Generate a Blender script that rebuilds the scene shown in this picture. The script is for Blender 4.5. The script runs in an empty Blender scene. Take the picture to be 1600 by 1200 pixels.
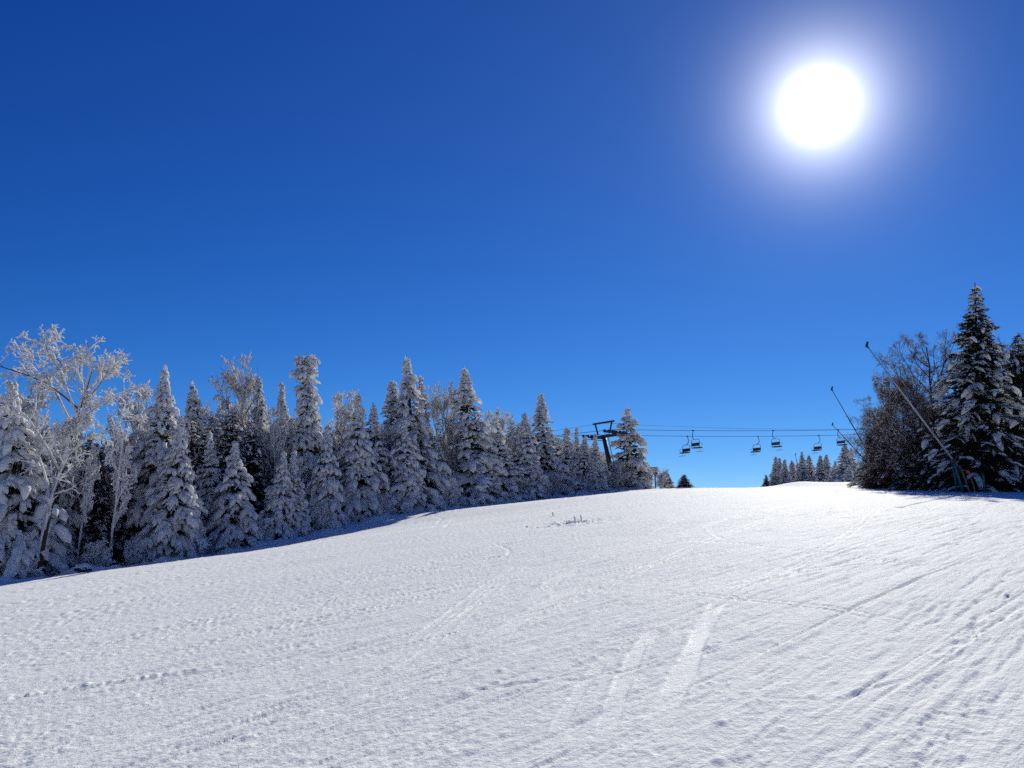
import bpy, math, random
import numpy as np
from mathutils import Vector, Matrix

# ---------------------------------------------------------------- basics
sc = bpy.context.scene
COL = sc.collection
W0, H0, F0 = 1600.0, 1200.0, 1386.0           # photograph pixels, focal length in them
PITCH = math.radians(10.0)
EYE = np.array([0.0, 0.0, 1.7])
CP, SP = math.cos(PITCH), math.sin(PITCH)


def ray(px, row):
    cx, cy = (px - 800.0) / F0, (600.0 - row) / F0
    return np.array([cx, CP - cy * SP, SP + cy * CP])


def at(px, row, Y):
    d = ray(px, row)
    return EYE + d * (Y / d[1])


def tag(o, label=None, cat=None, group=None, kind=None):
    if label: o['label'] = label
    if cat: o['category'] = cat
    if group: o['group'] = group
    if kind: o['kind'] = kind
    return o


def empty(name, loc, label, cat, group=None):
    o = bpy.data.objects.new(name, None)
    COL.objects.link(o)
    o.location = Vector([float(v) for v in loc])
    o.empty_display_size = 0.3
    return tag(o, label, cat, group)


def link_mesh(name, me, mat, parent=None):
    if mat and not me.materials: me.materials.append(mat)
    o = bpy.data.objects.new(name, me)
    COL.objects.link(o)
    if parent: o.parent = parent
    return o


def copy_tree(root):
    r = root.copy(); COL.objects.link(r)
    for ch in list(root.children):
        c = ch.copy(); COL.objects.link(c); c.parent = r
        for g in list(ch.children):
            d = g.copy(); COL.objects.link(d); d.parent = c
    return r


def np_mesh(name, V, Q, smooth=True, T=None):
    """mesh from vertices, quads (and triangles)"""
    me = bpy.data.meshes.new(name)
    V = np.asarray(V, dtype=np.float32)
    Q = np.asarray(Q, dtype=np.int32).reshape(-1, 4)
    nq = len(Q)
    nt = 0 if T is None else len(T)
    loops = Q.ravel()
    starts = np.arange(nq, dtype=np.int32) * 4
    totals = np.full(nq, 4, dtype=np.int32)
    if nt:
        T = np.asarray(T, dtype=np.int32)
        loops = np.concatenate([loops, T.ravel()])
        starts = np.concatenate([starts, nq * 4 + np.arange(nt, dtype=np.int32) * 3])
    me.vertices.add(len(V)); me.vertices.foreach_set('co', V.ravel())
    me.loops.add(len(loops)); me.loops.foreach_set('vertex_index', loops)
    me.polygons.add(nq + nt); me.polygons.foreach_set('loop_start', starts)
    me.update(calc_edges=True)
    if smooth:
        me.polygons.foreach_set('use_smooth', np.ones(nq + nt, dtype=bool))
    me.validate(verbose=False)
    return me


def tubes(P, R, S=5):
    """N open tapered tubes along K points each -> verts, quads"""
    P = np.asarray(P, float); R = np.asarray(R, float)
    N, K, _ = P.shape
    Tn = np.empty_like(P)
    Tn[:, 1:-1] = P[:, 2:] - P[:, :-2]
    Tn[:, 0] = P[:, 1] - P[:, 0]
    Tn[:, -1] = P[:, -1] - P[:, -2]
    Tn /= np.linalg.norm(Tn, axis=2, keepdims=True) + 1e-9
    mean = P[:, -1] - P[:, 0]
    mean /= np.linalg.norm(mean, axis=1, keepdims=True) + 1e-9
    ref = np.where(np.abs(mean[:, 2:3]) > 0.8, np.array([[1.0, 0.2, 0]]), np.array([[0, 0, 1.0]]))
    A = np.cross(Tn, ref[:, None, :])
    A /= np.linalg.norm(A, axis=2, keepdims=True) + 1e-9
    B = np.cross(A, Tn)
    th = np.arange(S) * (2 * math.pi / S)
    ring = A[:, :, None, :] * np.cos(th)[None, None, :, None] + B[:, :, None, :] * np.sin(th)[None, None, :, None]
    V = (P[:, :, None, :] + ring * R[:, :, None, None]).reshape(-1, 3)
    n, k, s = np.meshgrid(np.arange(N), np.arange(K - 1), np.arange(S), indexing='ij')
    b = n * K * S
    s2 = (s + 1) % S
    Q = np.stack([b + k * S + s, b + k * S + s2, b + (k + 1) * S + s2, b + (k + 1) * S + s], axis=-1).reshape(-1, 4)
    return V, Q


class Acc:
    def __init__(self): self.V, self.Q, self.n = [], [], 0

    def add(self, VQ):
        V, Q = VQ
        self.V.append(V); self.Q.append(Q + self.n); self.n += len(V)

    def mesh(self, name, smooth=True):
        if not self.V: return np_mesh(name, np.zeros((3, 3)), np.zeros((0, 4)))
        return np_mesh(name, np.concatenate(self.V), np.concatenate(self.Q), smooth)


class MB:
    """small hard-surface builder"""
    def __init__(self): self.v, self.f = [], []

    def tube(self, pts, r, s=8, cap=True):
        pts = [np.asarray(p, float) for p in pts]
        rr = r if hasattr(r, '__len__') else [r] * len(pts)
        V, Q = tubes(np.array([pts]), np.array([rr]), s)
        n = len(self.v)
        self.v += [tuple(p) for p in V]
        self.f += [tuple(int(i) + n for i in q) for q in Q]
        if cap:
            self.f.append(tuple(n + i for i in range(s))[::-1])
            m = n + (len(pts) - 1) * s
            self.f.append(tuple(m + i for i in range(s)))
        return self

    def box(self, c, size, M=None):
        n = len(self.v)
        for sx in (-.5, .5):
            for sy in (-.5, .5):
                for sz in (-.5, .5):
                    p = Vector((sx * size[0], sy * size[1], sz * size[2]))
                    if M is not None: p = M @ p
                    self.v.append((p.x + c[0], p.y + c[1], p.z + c[2]))
        for q in ((0, 1, 3, 2), (4, 6, 7, 5), (0, 4, 5, 1), (2, 3, 7, 6), (0, 2, 6, 4), (1, 5, 7, 3)):
            self.f.append(tuple(n + i for i in q))
        return self

    def beam(self, a, b, w, h):
        a, b = Vector(a), Vector(b)
        x = (b - a).normalized()
        y = Vector((0, 0, 1)).cross(x)
        y = y.normalized() if y.length > 1e-3 else Vector((0, 1, 0))
        z = x.cross(y)
        M = Matrix((x, y, z)).transposed()
        return self.box((a + b) / 2, ((b - a).length, w, h), M)

    def build(self, name, mat, parent=None, smooth=False, bevel=0.0):
        me = bpy.data.meshes.new(name)
        me.from_pydata(self.v, [], self.f); me.update()
        if smooth: me.polygons.foreach_set('use_smooth', np.ones(len(me.polygons), dtype=bool))
        o = link_mesh(name, me, mat, parent)
        if bevel:
            m = o.modifiers.new('bevel', 'BEVEL'); m.width = bevel; m.segments = 2
        return o


# ---------------------------------------------------------------- numpy noise
_rs = np.random.RandomState(7)
_G = _rs.rand(256, 256) * 2 * math.pi
_GX, _GY = np.cos(_G), np.sin(_G)


def pn(x, y, seed=0):
    x = x + seed * 37.17; y = y + seed * 91.73
    xi = np.floor(x).astype(int); yi = np.floor(y).astype(int)
    xf = x - xi; yf = y - yi
    u = xf * xf * xf * (xf * (xf * 6 - 15) + 10); v = yf * yf * yf * (yf * (yf * 6 - 15) + 10)

    def g(ix, iy, dx, dy):
        a, b = ix & 255, iy & 255
        return _GX[a, b] * dx + _GY[a, b] * dy
    n00 = g(xi, yi, xf, yf); n10 = g(xi + 1, yi, xf - 1, yf)
    n01 = g(xi, yi + 1, xf, yf - 1); n11 = g(xi + 1, yi + 1, xf - 1, yf - 1)
    return ((n00 * (1 - u) + n10 * u) * (1 - v) + (n01 * (1 - u) + n11 * u) * v) * 1.5


def sstep(a, b, x):
    t = np.clip((x - a) / (b - a), 0, 1)
    return t * t * (3 - 2 * t)


# ---------------------------------------------------------------- terrain
CREST = 95.0
CB = 1.7 / CREST ** 2
CA = 0.058 + 2 * CB * CREST
EDGE = [(0, 912, 40), (100, 900, 42), (200, 888, 45), (300, 873, 48), (450, 845, 54), (600, 808, 61), (700, 797, 67),
        (850, 780, 78), (950, 768, 86), (1000, 765, 91)]
EDGE_P = [at(*e) for e in EDGE]
EX = np.array([p[0] for p in EDGE_P]); EY = np.array([p[1] for p in EDGE_P]); EZ = np.array([p[2] for p in EDGE_P])
SOFT = 2.5


def zc(Y):
    Yc = np.minimum(Y, 150.0)
    z = CA * Yc - CB * Yc ** 2
    return z - 0.00018 * np.maximum(Y - 150, 0) ** 1.9


def softp(d): return SOFT * np.log1p(np.exp(np.clip(d / SOFT, -30, 30)))


def X0(Y): return 0.15 * np.clip(Y, 0, 140)


_S = -(EZ - zc(EY)) / softp(X0(EY) - EX)


def edge_x(Y): return np.interp(Y, EY, EX)


def edge_off(X, Y):
    """metres to the left of the tree line (positive inside the wood)"""
    return np.interp(Y, np.concatenate([[0, 20], EY, [130, 300]]), np.concatenate([[-40, -33], EX, [13, 10]])) - X


def ground0(X, Y):
    X = np.asarray(X, float); Y = np.asarray(Y, float)
    s = np.interp(Y, EY, _S)
    d = X0(Y) - X
    dd = np.where(d > 55, 55 + (d - 55) * 0.3, d)
    z = zc(np.maximum(Y, -30)) - s * softp(dd)
    z = z + 0.55 * np.exp(-(((X - 32) / 5.5) ** 2 + ((Y - 84) / 5) ** 2)) + 0.35 * np.exp(-(((X - 27.5) / 2.2) ** 2 + ((Y - 86) / 3) ** 2))
    e = edge_off(X, Y)
    berm = np.exp(-((e + 0.35) / 0.8) ** 2) * sstep(25, 38, Y) * (1 - sstep(92, 100, Y))
    z = z + berm * (0.16 + 0.20 * pn(X * .5 + 3, Y * .5, 3))
    return z


_g00 = float(ground0(0.0, 0.0))


def ground(X, Y): return ground0(X, Y)


EYE_FIX = 0.0


def hit(px, row):
    d = ray(px, row)
    t = 2.0
    last = t
    while t < 140:
        p = EYE + d * t
        if p[2] < float(ground(p[0], p[1])):
            lo, hi = last, t
            for _ in range(25):
                m = (lo + hi) / 2
                p = EYE + d * m
                if p[2] < float(ground(p[0], p[1])): hi = m
                else: lo = m
            return EYE + d * hi
        last = t
        t *= 1.015
    return EYE + d * 95.0


# ---------------------------------------------------------------- materials
def mat(name, color, rough=0.6, metal=0.0, noise=None, spec=0.5):
    m = bpy.data.materials.new(name); m.use_nodes = True
    nt = m.node_tree; b = nt.nodes['Principled BSDF']
    b.inputs['Roughness'].default_value = rough; b.inputs['Metallic'].default_value = metal
    b.inputs['Specular IOR Level'].default_value = spec
    if noise:
        c2, scale, lo, hi = noise
        tc = nt.nodes.new('ShaderNodeTexCoord'); n = nt.nodes.new('ShaderNodeTexNoise')
        n.inputs['Scale'].default_value = scale; n.inputs['Detail'].default_value = 5
        r = nt.nodes.new('ShaderNodeValToRGB')
        r.color_ramp.elements[0].position = lo; r.color_ramp.elements[1].position = hi
        r.color_ramp.elements[0].color = (*color, 1); r.color_ramp.elements[1].color = (*c2, 1)
        nt.links.new(tc.outputs['Object'], n.inputs['Vector'])
        nt.links.new(n.outputs['Fac'], r.inputs['Fac'])
        nt.links.new(r.outputs['Color'], b.inputs['Base Color'])
    else:
        b.inputs['Base Color'].default_value = (*color, 1)
    return m


def rime_mat(name, ca, cb, scale, transl=0.2):
    """wind-packed snow on twigs: diffuse with a little light passing through"""
    m = bpy.data.materials.new(name); m.use_nodes = True
    nt = m.node_tree; nd = nt.nodes; L = nt.links
    nd.remove(nd['Principled BSDF']); out = nd['Material Output']
    tc = nd.new('ShaderNodeTexCoord'); n = nd.new('ShaderNodeTexNoise')
    n.inputs['Scale'].default_value = scale; n.inputs['Detail'].default_value = 6; n.inputs['Roughness'].default_value = .65
    r = nd.new('ShaderNodeValToRGB')
    r.color_ramp.elements[0].position = .36; r.color_ramp.elements[1].position = .56
    r.color_ramp.elements[0].color = (*ca, 1); r.color_ramp.elements[1].color = (*cb, 1)
    d = nd.new('ShaderNodeBsdfDiffuse'); t = nd.new('ShaderNodeBsdfTranslucent'); mx = nd.new('ShaderNodeMixShader')
    mx.inputs[0].default_value = transl
    bp = nd.new('ShaderNodeBump'); bp.inputs['Strength'].default_value = .6; bp.inputs['Distance'].default_value = .05
    n2 = nd.new('ShaderNodeTexNoise'); n2.inputs['Scale'].default_value = 16; n2.inputs['Detail'].default_value = 3
    L.new(tc.outputs['Object'], n.inputs['Vector']); L.new(tc.outputs['Object'], n2.inputs['Vector'])
    L.new(n2.outputs['Fac'], bp.inputs['Height'])
    L.new(bp.outputs['Normal'], d.inputs['Normal'])
    L.new(n.outputs['Fac'], r.inputs['Fac'])
    L.new(r.outputs['Color'], d.inputs['Color']); L.new(r.outputs['Color'], t.inputs['Color'])
    L.new(d.outputs[0], mx.inputs[1]); L.new(t.outputs[0], mx.inputs[2]); L.new(mx.outputs[0], out.inputs['Surface'])
    return m


M_RIME = rime_mat('rime_snow', (.78, .765, .745), (.94, .935, .935), 4.0, .42)
M_RIME_THIN = rime_mat('thin_rime', (.44, .40, .36), (.91, .90, .90), 6.0, .4)
M_NEEDLE = mat('needles', (.012, .018, .012), .8, noise=((.03, .042, .022), 3.0, .35, .7), spec=.1)
M_NEEDLE_BROWN = mat('brown_needles', (.020, .018, .012), .8, noise=((.055, .042, .026), 3.0, .35, .7), spec=.1)
M_BARK = mat('bark', (.028, .022, .018), .9, noise=((.07, .055, .045), 6.0, .35, .7), spec=.1)
M_TWIG = mat('brown_twigs', (.055, .034, .023), .9, noise=((.13, .082, .055), 4.0, .35, .7), spec=.1)
M_LEAF = mat('dry_leaves', (.10, .030, .014), .8, noise=((.20, .07, .03), 5.0, .35, .7), spec=.1)
M_ROCK = mat('dark_rock', (.02, .02, .022), .85, noise=((.07, .065, .06), 4.0, .35, .7))
M_STEEL = mat('dark_steel', (.018, .016, .016), .55, noise=((.05, .036, .03), 5.0, .4, .75))
M_GALV = mat('galvanised_pipe', (.30, .30, .31), .45, .6, noise=((.42, .42, .43), 3.0, .35, .7))
M_BLACK = mat('black_rubber', (.012, .012, .014), .6, noise=((.03, .03, .033), 6.0, .4, .7))
M_TEAL = mat('teal_paint', (.015, .085, .09), .5, noise=((.03, .12, .125), 4.0, .4, .7))
M_RED = mat('red_plastic', (.65, .03, .015), .45, noise=((.5, .02, .012), 5.0, .4, .7))
M_WOOD = mat('weathered_wood', (.10, .08, .06), .8, noise=((.18, .15, .12), 7.0, .35, .7))
M_BOARD = mat('sign_board', (.13, .14, .13), .7, noise=((.20, .21, .19), 5.0, .35, .7))
M_CONC = mat('pale_band', (.38, .40, .44), .8, noise=((.5, .52, .55), 5.0, .35, .7))
M_BAMBOO = mat('bamboo', (.22, .19, .12), .7, noise=((.32, .28, .18), 6.0, .35, .7))


def snow_ground_mat():
    m = bpy.data.materials.new('groomed_snow'); m.use_nodes = True
    nt = m.node_tree; nd = nt.nodes; L = nt.links
    b = nd['Principled BSDF']
    b.inputs['Base Color'].default_value = (.89, .888, .88, 1)
    b.inputs['Specular IOR Level'].default_value = .5
    # ski-polished snow is glazed, loose crust is matt
    pk = nd.new('ShaderNodeAttribute'); pk.attribute_name = 'packed'
    def rng_(lo, hi, sock):
        r = nd.new('ShaderNodeMapRange'); r.inputs['To Min'].default_value = lo; r.inputs['To Max'].default_value = hi
        L.new(pk.outputs['Fac'], r.inputs['Value']); L.new(r.outputs[0], b.inputs[sock])
    rng_(.008, .024, 'Specular IOR Level'); rng_(.70, .60, 'Roughness')
    tc = nd.new('ShaderNodeTexCoord')
    mp = nd.new('ShaderNodeMapping'); mp.inputs['Rotation'].default_value = (0, 0, math.radians(-52)); mp.vector_type = 'POINT'
    sc_ = nd.new('ShaderNodeMapping'); sc_.inputs['Scale'].default_value = (.55, 5.0, 1)
    L.new(tc.outputs['Object'], mp.inputs['Vector']); L.new(mp.outputs['Vector'], sc_.inputs['Vector'])
    na = nd.new('ShaderNodeTexNoise'); na.inputs['Scale'].default_value = 1.3; na.inputs['Detail'].default_value = 6; na.inputs['Roughness'].default_value = .6
    L.new(sc_.outputs['Vector'], na.inputs['Vector'])
    ng = nd.new('ShaderNodeTexNoise'); ng.inputs['Scale'].default_value = 16; ng.inputs['Detail'].default_value = 5; ng.inputs['Roughness'].default_value = .75
    L.new(tc.outputs['Object'], ng.inputs['Vector'])
    b1 = nd.new('ShaderNodeBump'); b1.inputs['Strength'].default_value = .55; b1.inputs['Distance'].default_value = .06
    b2 = nd.new('ShaderNodeBump'); b2.inputs['Strength'].default_value = .8; b2.inputs['Distance'].default_value = .022
    L.new(na.outputs['Fac'], b1.inputs['Height']); L.new(ng.outputs['Fac'], b2.inputs['Height'])
    L.new(b1.outputs['Normal'], b2.inputs['Normal']); L.new(b2.outputs['Normal'], b.inputs['Normal'])
    return m


M_SNOW = snow_ground_mat()
M_SNOWLUMP = rime_mat('snow_lump', (.80, .81, .83), (.88, .89, .91), 5.0, .1)

# ---------------------------------------------------------------- snow slope
DIR = math.radians(38)
UX, UY = math.sin(DIR), math.cos(DIR)


def track_pts(pix, n=40):
    P = np.array([hit(*p)[:2] for p in pix])
    t = np.linspace(0, len(P) - 1, n)
    i = np.clip(t.astype(int), 0, len(P) - 2)
    f = (t - i)[:, None]
    # Catmull-Rom
    Pm = np.concatenate([[2 * P[0] - P[1]], P, [2 * P[-1] - P[-2]]])
    p0, p1, p2, p3 = Pm[i], Pm[i + 1], Pm[i + 2], Pm[i + 3]
    return .5 * (2 * p1 + (p2 - p0) * f + (2 * p0 - 5 * p1 + 4 * p2 - p3) * f ** 2 + (3 * p1 - p0 - 3 * p2 + p3) * f ** 3)


def poly_dist(X, Y, P, pad):
    """signed distance and arc length to a polyline for the points near it"""
    sel = np.where((X > P[:, 0].min() - pad) & (X < P[:, 0].max() + pad) & (Y > P[:, 1].min() - pad) & (Y < P[:, 1].max() + pad))[0]
    x, y = X[sel], Y[sel]
    best = np.full(len(sel), 1e9); sgn = np.zeros(len(sel)); arc = np.zeros(len(sel)); a0 = 0.0
    tt = np.zeros(len(sel))
    total = np.linalg.norm(np.diff(P, axis=0), axis=1).sum()
    for i in range(len(P) - 1):
        a, b = P[i], P[i + 1]; ab = b - a; l = np.hypot(*ab) + 1e-9
        t = np.clip(((x - a[0]) * ab[0] + (y - a[1]) * ab[1]) / l ** 2, 0, 1)
        dx, dy = x - a[0] - t * ab[0], y - a[1] - t * ab[1]
        d = np.hypot(dx, dy); m = d < best
        best[m] = d[m]; sgn[m] = np.sign(ab[0] * dy - ab[1] * dx)[m]; arc[m] = (a0 + t * l)[m]; a0 += l
    return sel, best, sgn, arc, arc / total


def build_ground():
    fine = np.radians(np.arange(-47, 47.01, 0.095))
    coarse = np.radians(np.arange(47 + 4, 360 - 47 - 1, 4.0))
    ang = np.concatenate([fine, coarse])
    r = [0.6]
    while r[-1] < 3: r.append(r[-1] * 1.12)
    while r[-1] < 420: r.append(r[-1] + .0027 * r[-1] ** 1.3)
    r = np.array(r)
    Rr, A = np.meshgrid(r, ang, indexing='ij')
    X = (Rr * np.sin(A)).ravel(); Y = (Rr * np.cos(A)).ravel()
    Z = ground(X, Y)
    u = X * UX + Y * UY; v = X * UY - Y * UX
    near = 1.0
    open_ = 1 - sstep(-.5, 1.5, edge_off(X, Y)) * sstep(20, 35, Y)
    # rolling unevenness, wind crust and broken crumbs drawn out along the grooming direction
    amp = 0.55 + 0.45 * sstep(-.25, .35, pn(u * .09, v * .25, 5))
    N = .040 * pn(u * .12, v * .30, 1) + .010 * pn(u * .45, v * 1.6, 2)
    N += .006 * pn(u * .35, v * 5.5, 3)                                  # groomer ribs, half worn away

    def dashes(fu, fv, seed, thr, depth, gu, gv):
        n_ = pn(u * fu, v * fv, seed) + .48 * pn(u * fu * 5.0, v * fv * 1.7, seed + 1)
        gate = sstep(-.25, .30, pn(u * gu, v * gv, seed + 2))
        return gate * depth * np.clip(n_ - thr, 0, .30)
    N -= amp * dashes(.45, 4.5, 11, .34, .065, .16, .7)
    N -= amp * dashes(.7, 9.0, 14, .26, .080, .22, 1.1)
    N -= amp * dashes(.35, 6.0, 27, .30, .080, .12, .8)
    N += amp * dashes(.6, 6.5, 17, .36, .060, .18, .9)
    N -= dashes(1.4, 15.0, 20, .28, .034, .3, 1.5)
    c1 = pn(X * 4.2, Y * 4.2, 31); c2 = pn(X * 9.5, Y * 9.5, 32); c3 = pn(X * 21, Y * 21, 33)
    crumb = .0016 * c1 + .0028 * c2 + .0033 * c3
    crumbpatch = sstep(.05, .5, pn(u * .35, v * 1.6, 34) + .35 * pn(X * 1.7, Y * 1.7, 35))
    crumb += crumbpatch * .012 * np.clip(.4 * c1 + c2 - .2, 0, 1)
    N += crumb * (0.7 + .5 * amp)
    N += .022 * np.clip(pn(X * 5.1, Y * 5.1, 41) - .62, 0, .4) * 2        # single dropped crumbs
    flat = np.ones_like(N); add = np.zeros_like(N); packed = np.zeros_like(N)

    def swath(pix, w, depth, ridge, keep=.12, pairs=(0.0,), polish=1.0):
        P0 = track_pts(pix)
        d = np.gradient(P0, axis=0); d /= np.linalg.norm(d, axis=1, keepdims=True)
        nrm = np.stack([-d[:, 1], d[:, 0]], 1)
        for o in pairs:
            P = P0 + nrm * o
            sel, dist, sg, arc, t = poly_dist(X, Y, P, w * 3)
            wob = w * (1 + .25 * pn(arc * .9, arc * 0 + o * 3, 51))
            end = sstep(-.02, .3, t) * (1 - sstep(.62, 1.1, t + .25 * pn(dist * 9, arc * .8, 57)))
            core = (1 - sstep(wob * .75, wob * 1.1, dist)) * end
            flat[sel] = np.minimum(flat[sel], 1 - (1 - keep) * core)
            packed[sel] = np.maximum(packed[sel], core * polish * (.6 + .6 * np.clip(pn(arc * .6, arc * 0 + o, 55) + .4, 0, 1)))
            add[sel] += -depth * core + ridge * np.exp(-((dist - wob * 1.15) / (wob * .28)) ** 2) * end * (.6 + .8 * pn(arc * 2.3, dist * 4, 52))

    def groove(pix, w, depth, ridge, lump=0.0, freq=2.0):
        P = track_pts(pix)
        sel, dist, sg, arc, t = poly_dist(X, Y, P, w * 4)
        end = sstep(0, .12, t) * (1 - sstep(.8, 1, t))
        gate = sstep(-.35, .15, pn(arc * .5, arc * 0 + pix[0][0] * .01, 53))
        add[sel] += end * gate * (-depth * np.exp(-(dist / w) ** 2) + ridge * np.exp(-((dist * sg - 1.5 * w) / (.9 * w)) ** 2)
                                  * (1 + lump * np.clip(pn(arc * freq, dist * 6, 54) * 2, -1, 1.5)))

    swath([(620, 1042), (680, 985), (740, 938), (806, 884)], .07, .010, .016, pairs=(-.13, .13))
    swath([(944, 1150), (975, 1060), (1000, 1010), (1022, 984)], .085, .010, .010)
    swath([(1012, 1160), (1062, 1062), (1100, 980), (1125, 938)], .12, .010, .010)
    swath([(755, 1010), (850, 945), (935, 902)], .15, .008, .010, keep=.3)
    swath([(815, 950), (870, 905), (905, 884)], .15, .008, .010, keep=.3)
    for ln in ([(300, 1165), (620, 1000), (900, 880), (1100, 800)], [(520, 1165), (760, 1010), (1000, 890), (1260, 790)],
               [(100, 1000), (420, 930), (760, 860), (1040, 800)], [(40, 1070), (420, 985), (800, 900), (1150, 820)],
               [(700, 1165), (940, 1030), (1220, 900), (1500, 800)], [(900, 1165), (1150, 1040), (1380, 930), (1580, 850)],
               [(1640, 920), (1400, 880), (1150, 850), (950, 840)], [(1640, 1020), (1350, 960), (1100, 930), (860, 915)],
               [(1250, 1165), (1400, 1060), (1560, 960), (1660, 900)], [(640, 862), (760, 835), (900, 790), (1000, 775)],
               [(560, 1000), (800, 930), (1080, 870), (1340, 830)], [(1010, 1000), (1200, 900), (1330, 830), (1380, 785)],
               [(860, 880), (1000, 850), (1180, 800), (1330, 772)], [(180, 930), (400, 880), (640, 830), (820, 800)],
               [(1500, 800), (1380, 820), (1240, 850), (1180, 880)], [(0, 1120), (300, 1075), (700, 990), (1060, 895)]):
        swath(ln, .028, .016, .010, keep=.4, polish=.42, pairs=(-.09, .10) if len(ln) and ln[0][0] % 3 else (0.0,))
    swath([(430, 1160), (560, 1075), (660, 1010), (720, 965)], .05, .006, .006, pairs=(-.11, .11), keep=.2)
    swath([(860, 1160), (905, 1080), (960, 1010)], .06, .006, .006, keep=.25)
    swath([(672, 826), (690, 812), (712, 805)], .12, .02, .03)
    swath([(694, 826), (708, 812), (728, 806)], .12, .02, .03)
    swath([(770, 848), (796, 860), (784, 874)], .06, .012, .012, keep=.4)
    swath([(1292, 776), (1312, 788), (1322, 800)], .07, .012, .012, keep=.4, pairs=(-.16, .16), polish=.4)
    swath([(1098, 816), (1112, 832), (1140, 848)], .07, .012, .012, keep=.4, polish=.3)
    swath([(1030, 930), (1150, 912), (1290, 888), (1400, 876)], .07, .008, .014, pairs=(-.10, .12), polish=.45)
    for g in ([(-40, 1108), (100, 1082), (220, 1064), (310, 1050), (430, 1042)],):
        groove(g, .09, .007, .014, 1.0, 15)
    for g in ([(0, 1042), (120, 1036), (250, 1020), (330, 1013)], [(820, 1020), (940, 992), (1030, 972)],
              [(860, 1068), (980, 1046), (1080, 1018)], [(400, 1095), (620, 1060), (800, 1022)], [(440, 1000), (560, 982), (680, 968)],
              [(800, 1098), (930, 1072), (990, 1050)], [(1000, 1048), (1120, 1010), (1330, 960)], [(1290, 875), (1420, 868), (1560, 856)],
              [(1330, 868), (1480, 858), (1575, 862)], [(1200, 1138), (1340, 1084), (1440, 1052)],
              [(1100, 1100), (1200, 1092), (1300, 1094)], [(720, 1080), (860, 1060), (960, 1035)], [(1060, 880), (1250, 850), (1400, 838)],
              [(200, 940), (420, 925), (600, 905)], [(0, 970), (160, 962), (300, 955)], [(30, 1000), (200, 980), (330, 968)],
              [(900, 842), (1000, 828), (1200, 806)], [(1000, 800), (1200, 786), (1400, 778)], [(500, 862), (640, 846), (760, 834)]):
        groove(g, .035, .011, .004, 1.0, 10)
    # prints pressed by boots and tracks at lower right
    for k in range(6):
        o = k * 26
        P = track_pts([(1330 + o * 1.25, 1150 + o * .1), (1470 + o, 1062 + o * .35), (1610 + o, 978 + o * .5)])
        sel, dist, sg, arc, t = poly_dist(X, Y, P, .4)
        dents = np.clip(np.sin(arc * 2 * math.pi / .17 + k * 1.9) + .5 * pn(arc * 2, dist * 2, 60 + k), 0, 1.2)
        gate = sstep(-.1, .3, pn(arc * .45, arc * 0 + k * 7.3, 61))
        add[sel] += gate * np.exp(-(dist / .05) ** 2) * (-.007 * dents + .002)
    # broken crust patch on the upper slope
    pc = hit(896, 817)
    bl = np.exp(-(((X - pc[0]) / 1.3) ** 2 + ((Y - pc[1]) / 1.6) ** 2))
    add += bl * (.09 * np.clip(pn(X * 2.2, Y * 2.2, 71) + .6 * pn(X * 5, Y * 5, 72), -.4, 1))
    for (px, row, s) in ((318, 966, .28), (700, 855, .2), (742, 868, .25), (1312, 860, .2), (880, 838, .25), (1040, 905, .15),
                         (1178, 906, .2), (470, 1008, .2), (610, 890, .3)):
        q = hit(px, row)
        bl = np.exp(-(((X - q[0]) / (s * 1.6)) ** 2 + ((Y - q[1]) / s) ** 2))
        add += bl * (.03 * np.clip(pn(X * 9, Y * 9, 73), -.3, 1))
    Z = Z + (N * flat) * (0.3 + .7 * open_) + add
    # lumpy bank at the edge of the wood
    e = edge_off(X, Y)
    bank = sstep(-1.6, -.3, e) * (1 - sstep(3, 6, e)) * sstep(25, 38, Y) * (1 - sstep(93, 100, Y))
    Z += bank * (.20 * pn(X * .9, Y * .9, 81) + .10 * pn(X * 2.6, Y * 2.6, 82) + .05 * pn(X * 6, Y * 6, 83) + .16 * np.clip(pn(X * 2.2, Y * 2.2, 84) - .25, 0, 1))
    nA, nR = len(ang), len(r)
    i, j = np.meshgrid(np.arange(nR - 1), np.arange(nA), indexing='ij')
    j2 = (j + 1) % nA
    Q = np.stack([i * nA + j, (i + 1) * nA + j, (i + 1) * nA + j2, i * nA + j2], -1).reshape(-1, 4)
    V = np.stack([X, Y, Z], 1)
    V = np.concatenate([V, [[0, 0, float(ground(0., 0.))]]])
    c = len(V) - 1
    jj = np.arange(nA)
    T = np.stack([np.full(nA, c), jj, (jj + 1) % nA], 1)
    me = np_mesh('snow_slope', V, Q, True, T)
    at_ = me.attributes.new('packed', 'FLOAT', 'POINT')
    at_.data.foreach_set('value', np.concatenate([packed, [0]]).astype(np.float32))
    tag(link_mesh('snow_slope', me, M_SNOW), kind='structure')


build_ground()


# ---------------------------------------------------------------- trees
def rand_in(rg, a, b, n): return a + (b - a) * rg.rand(n)


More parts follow.
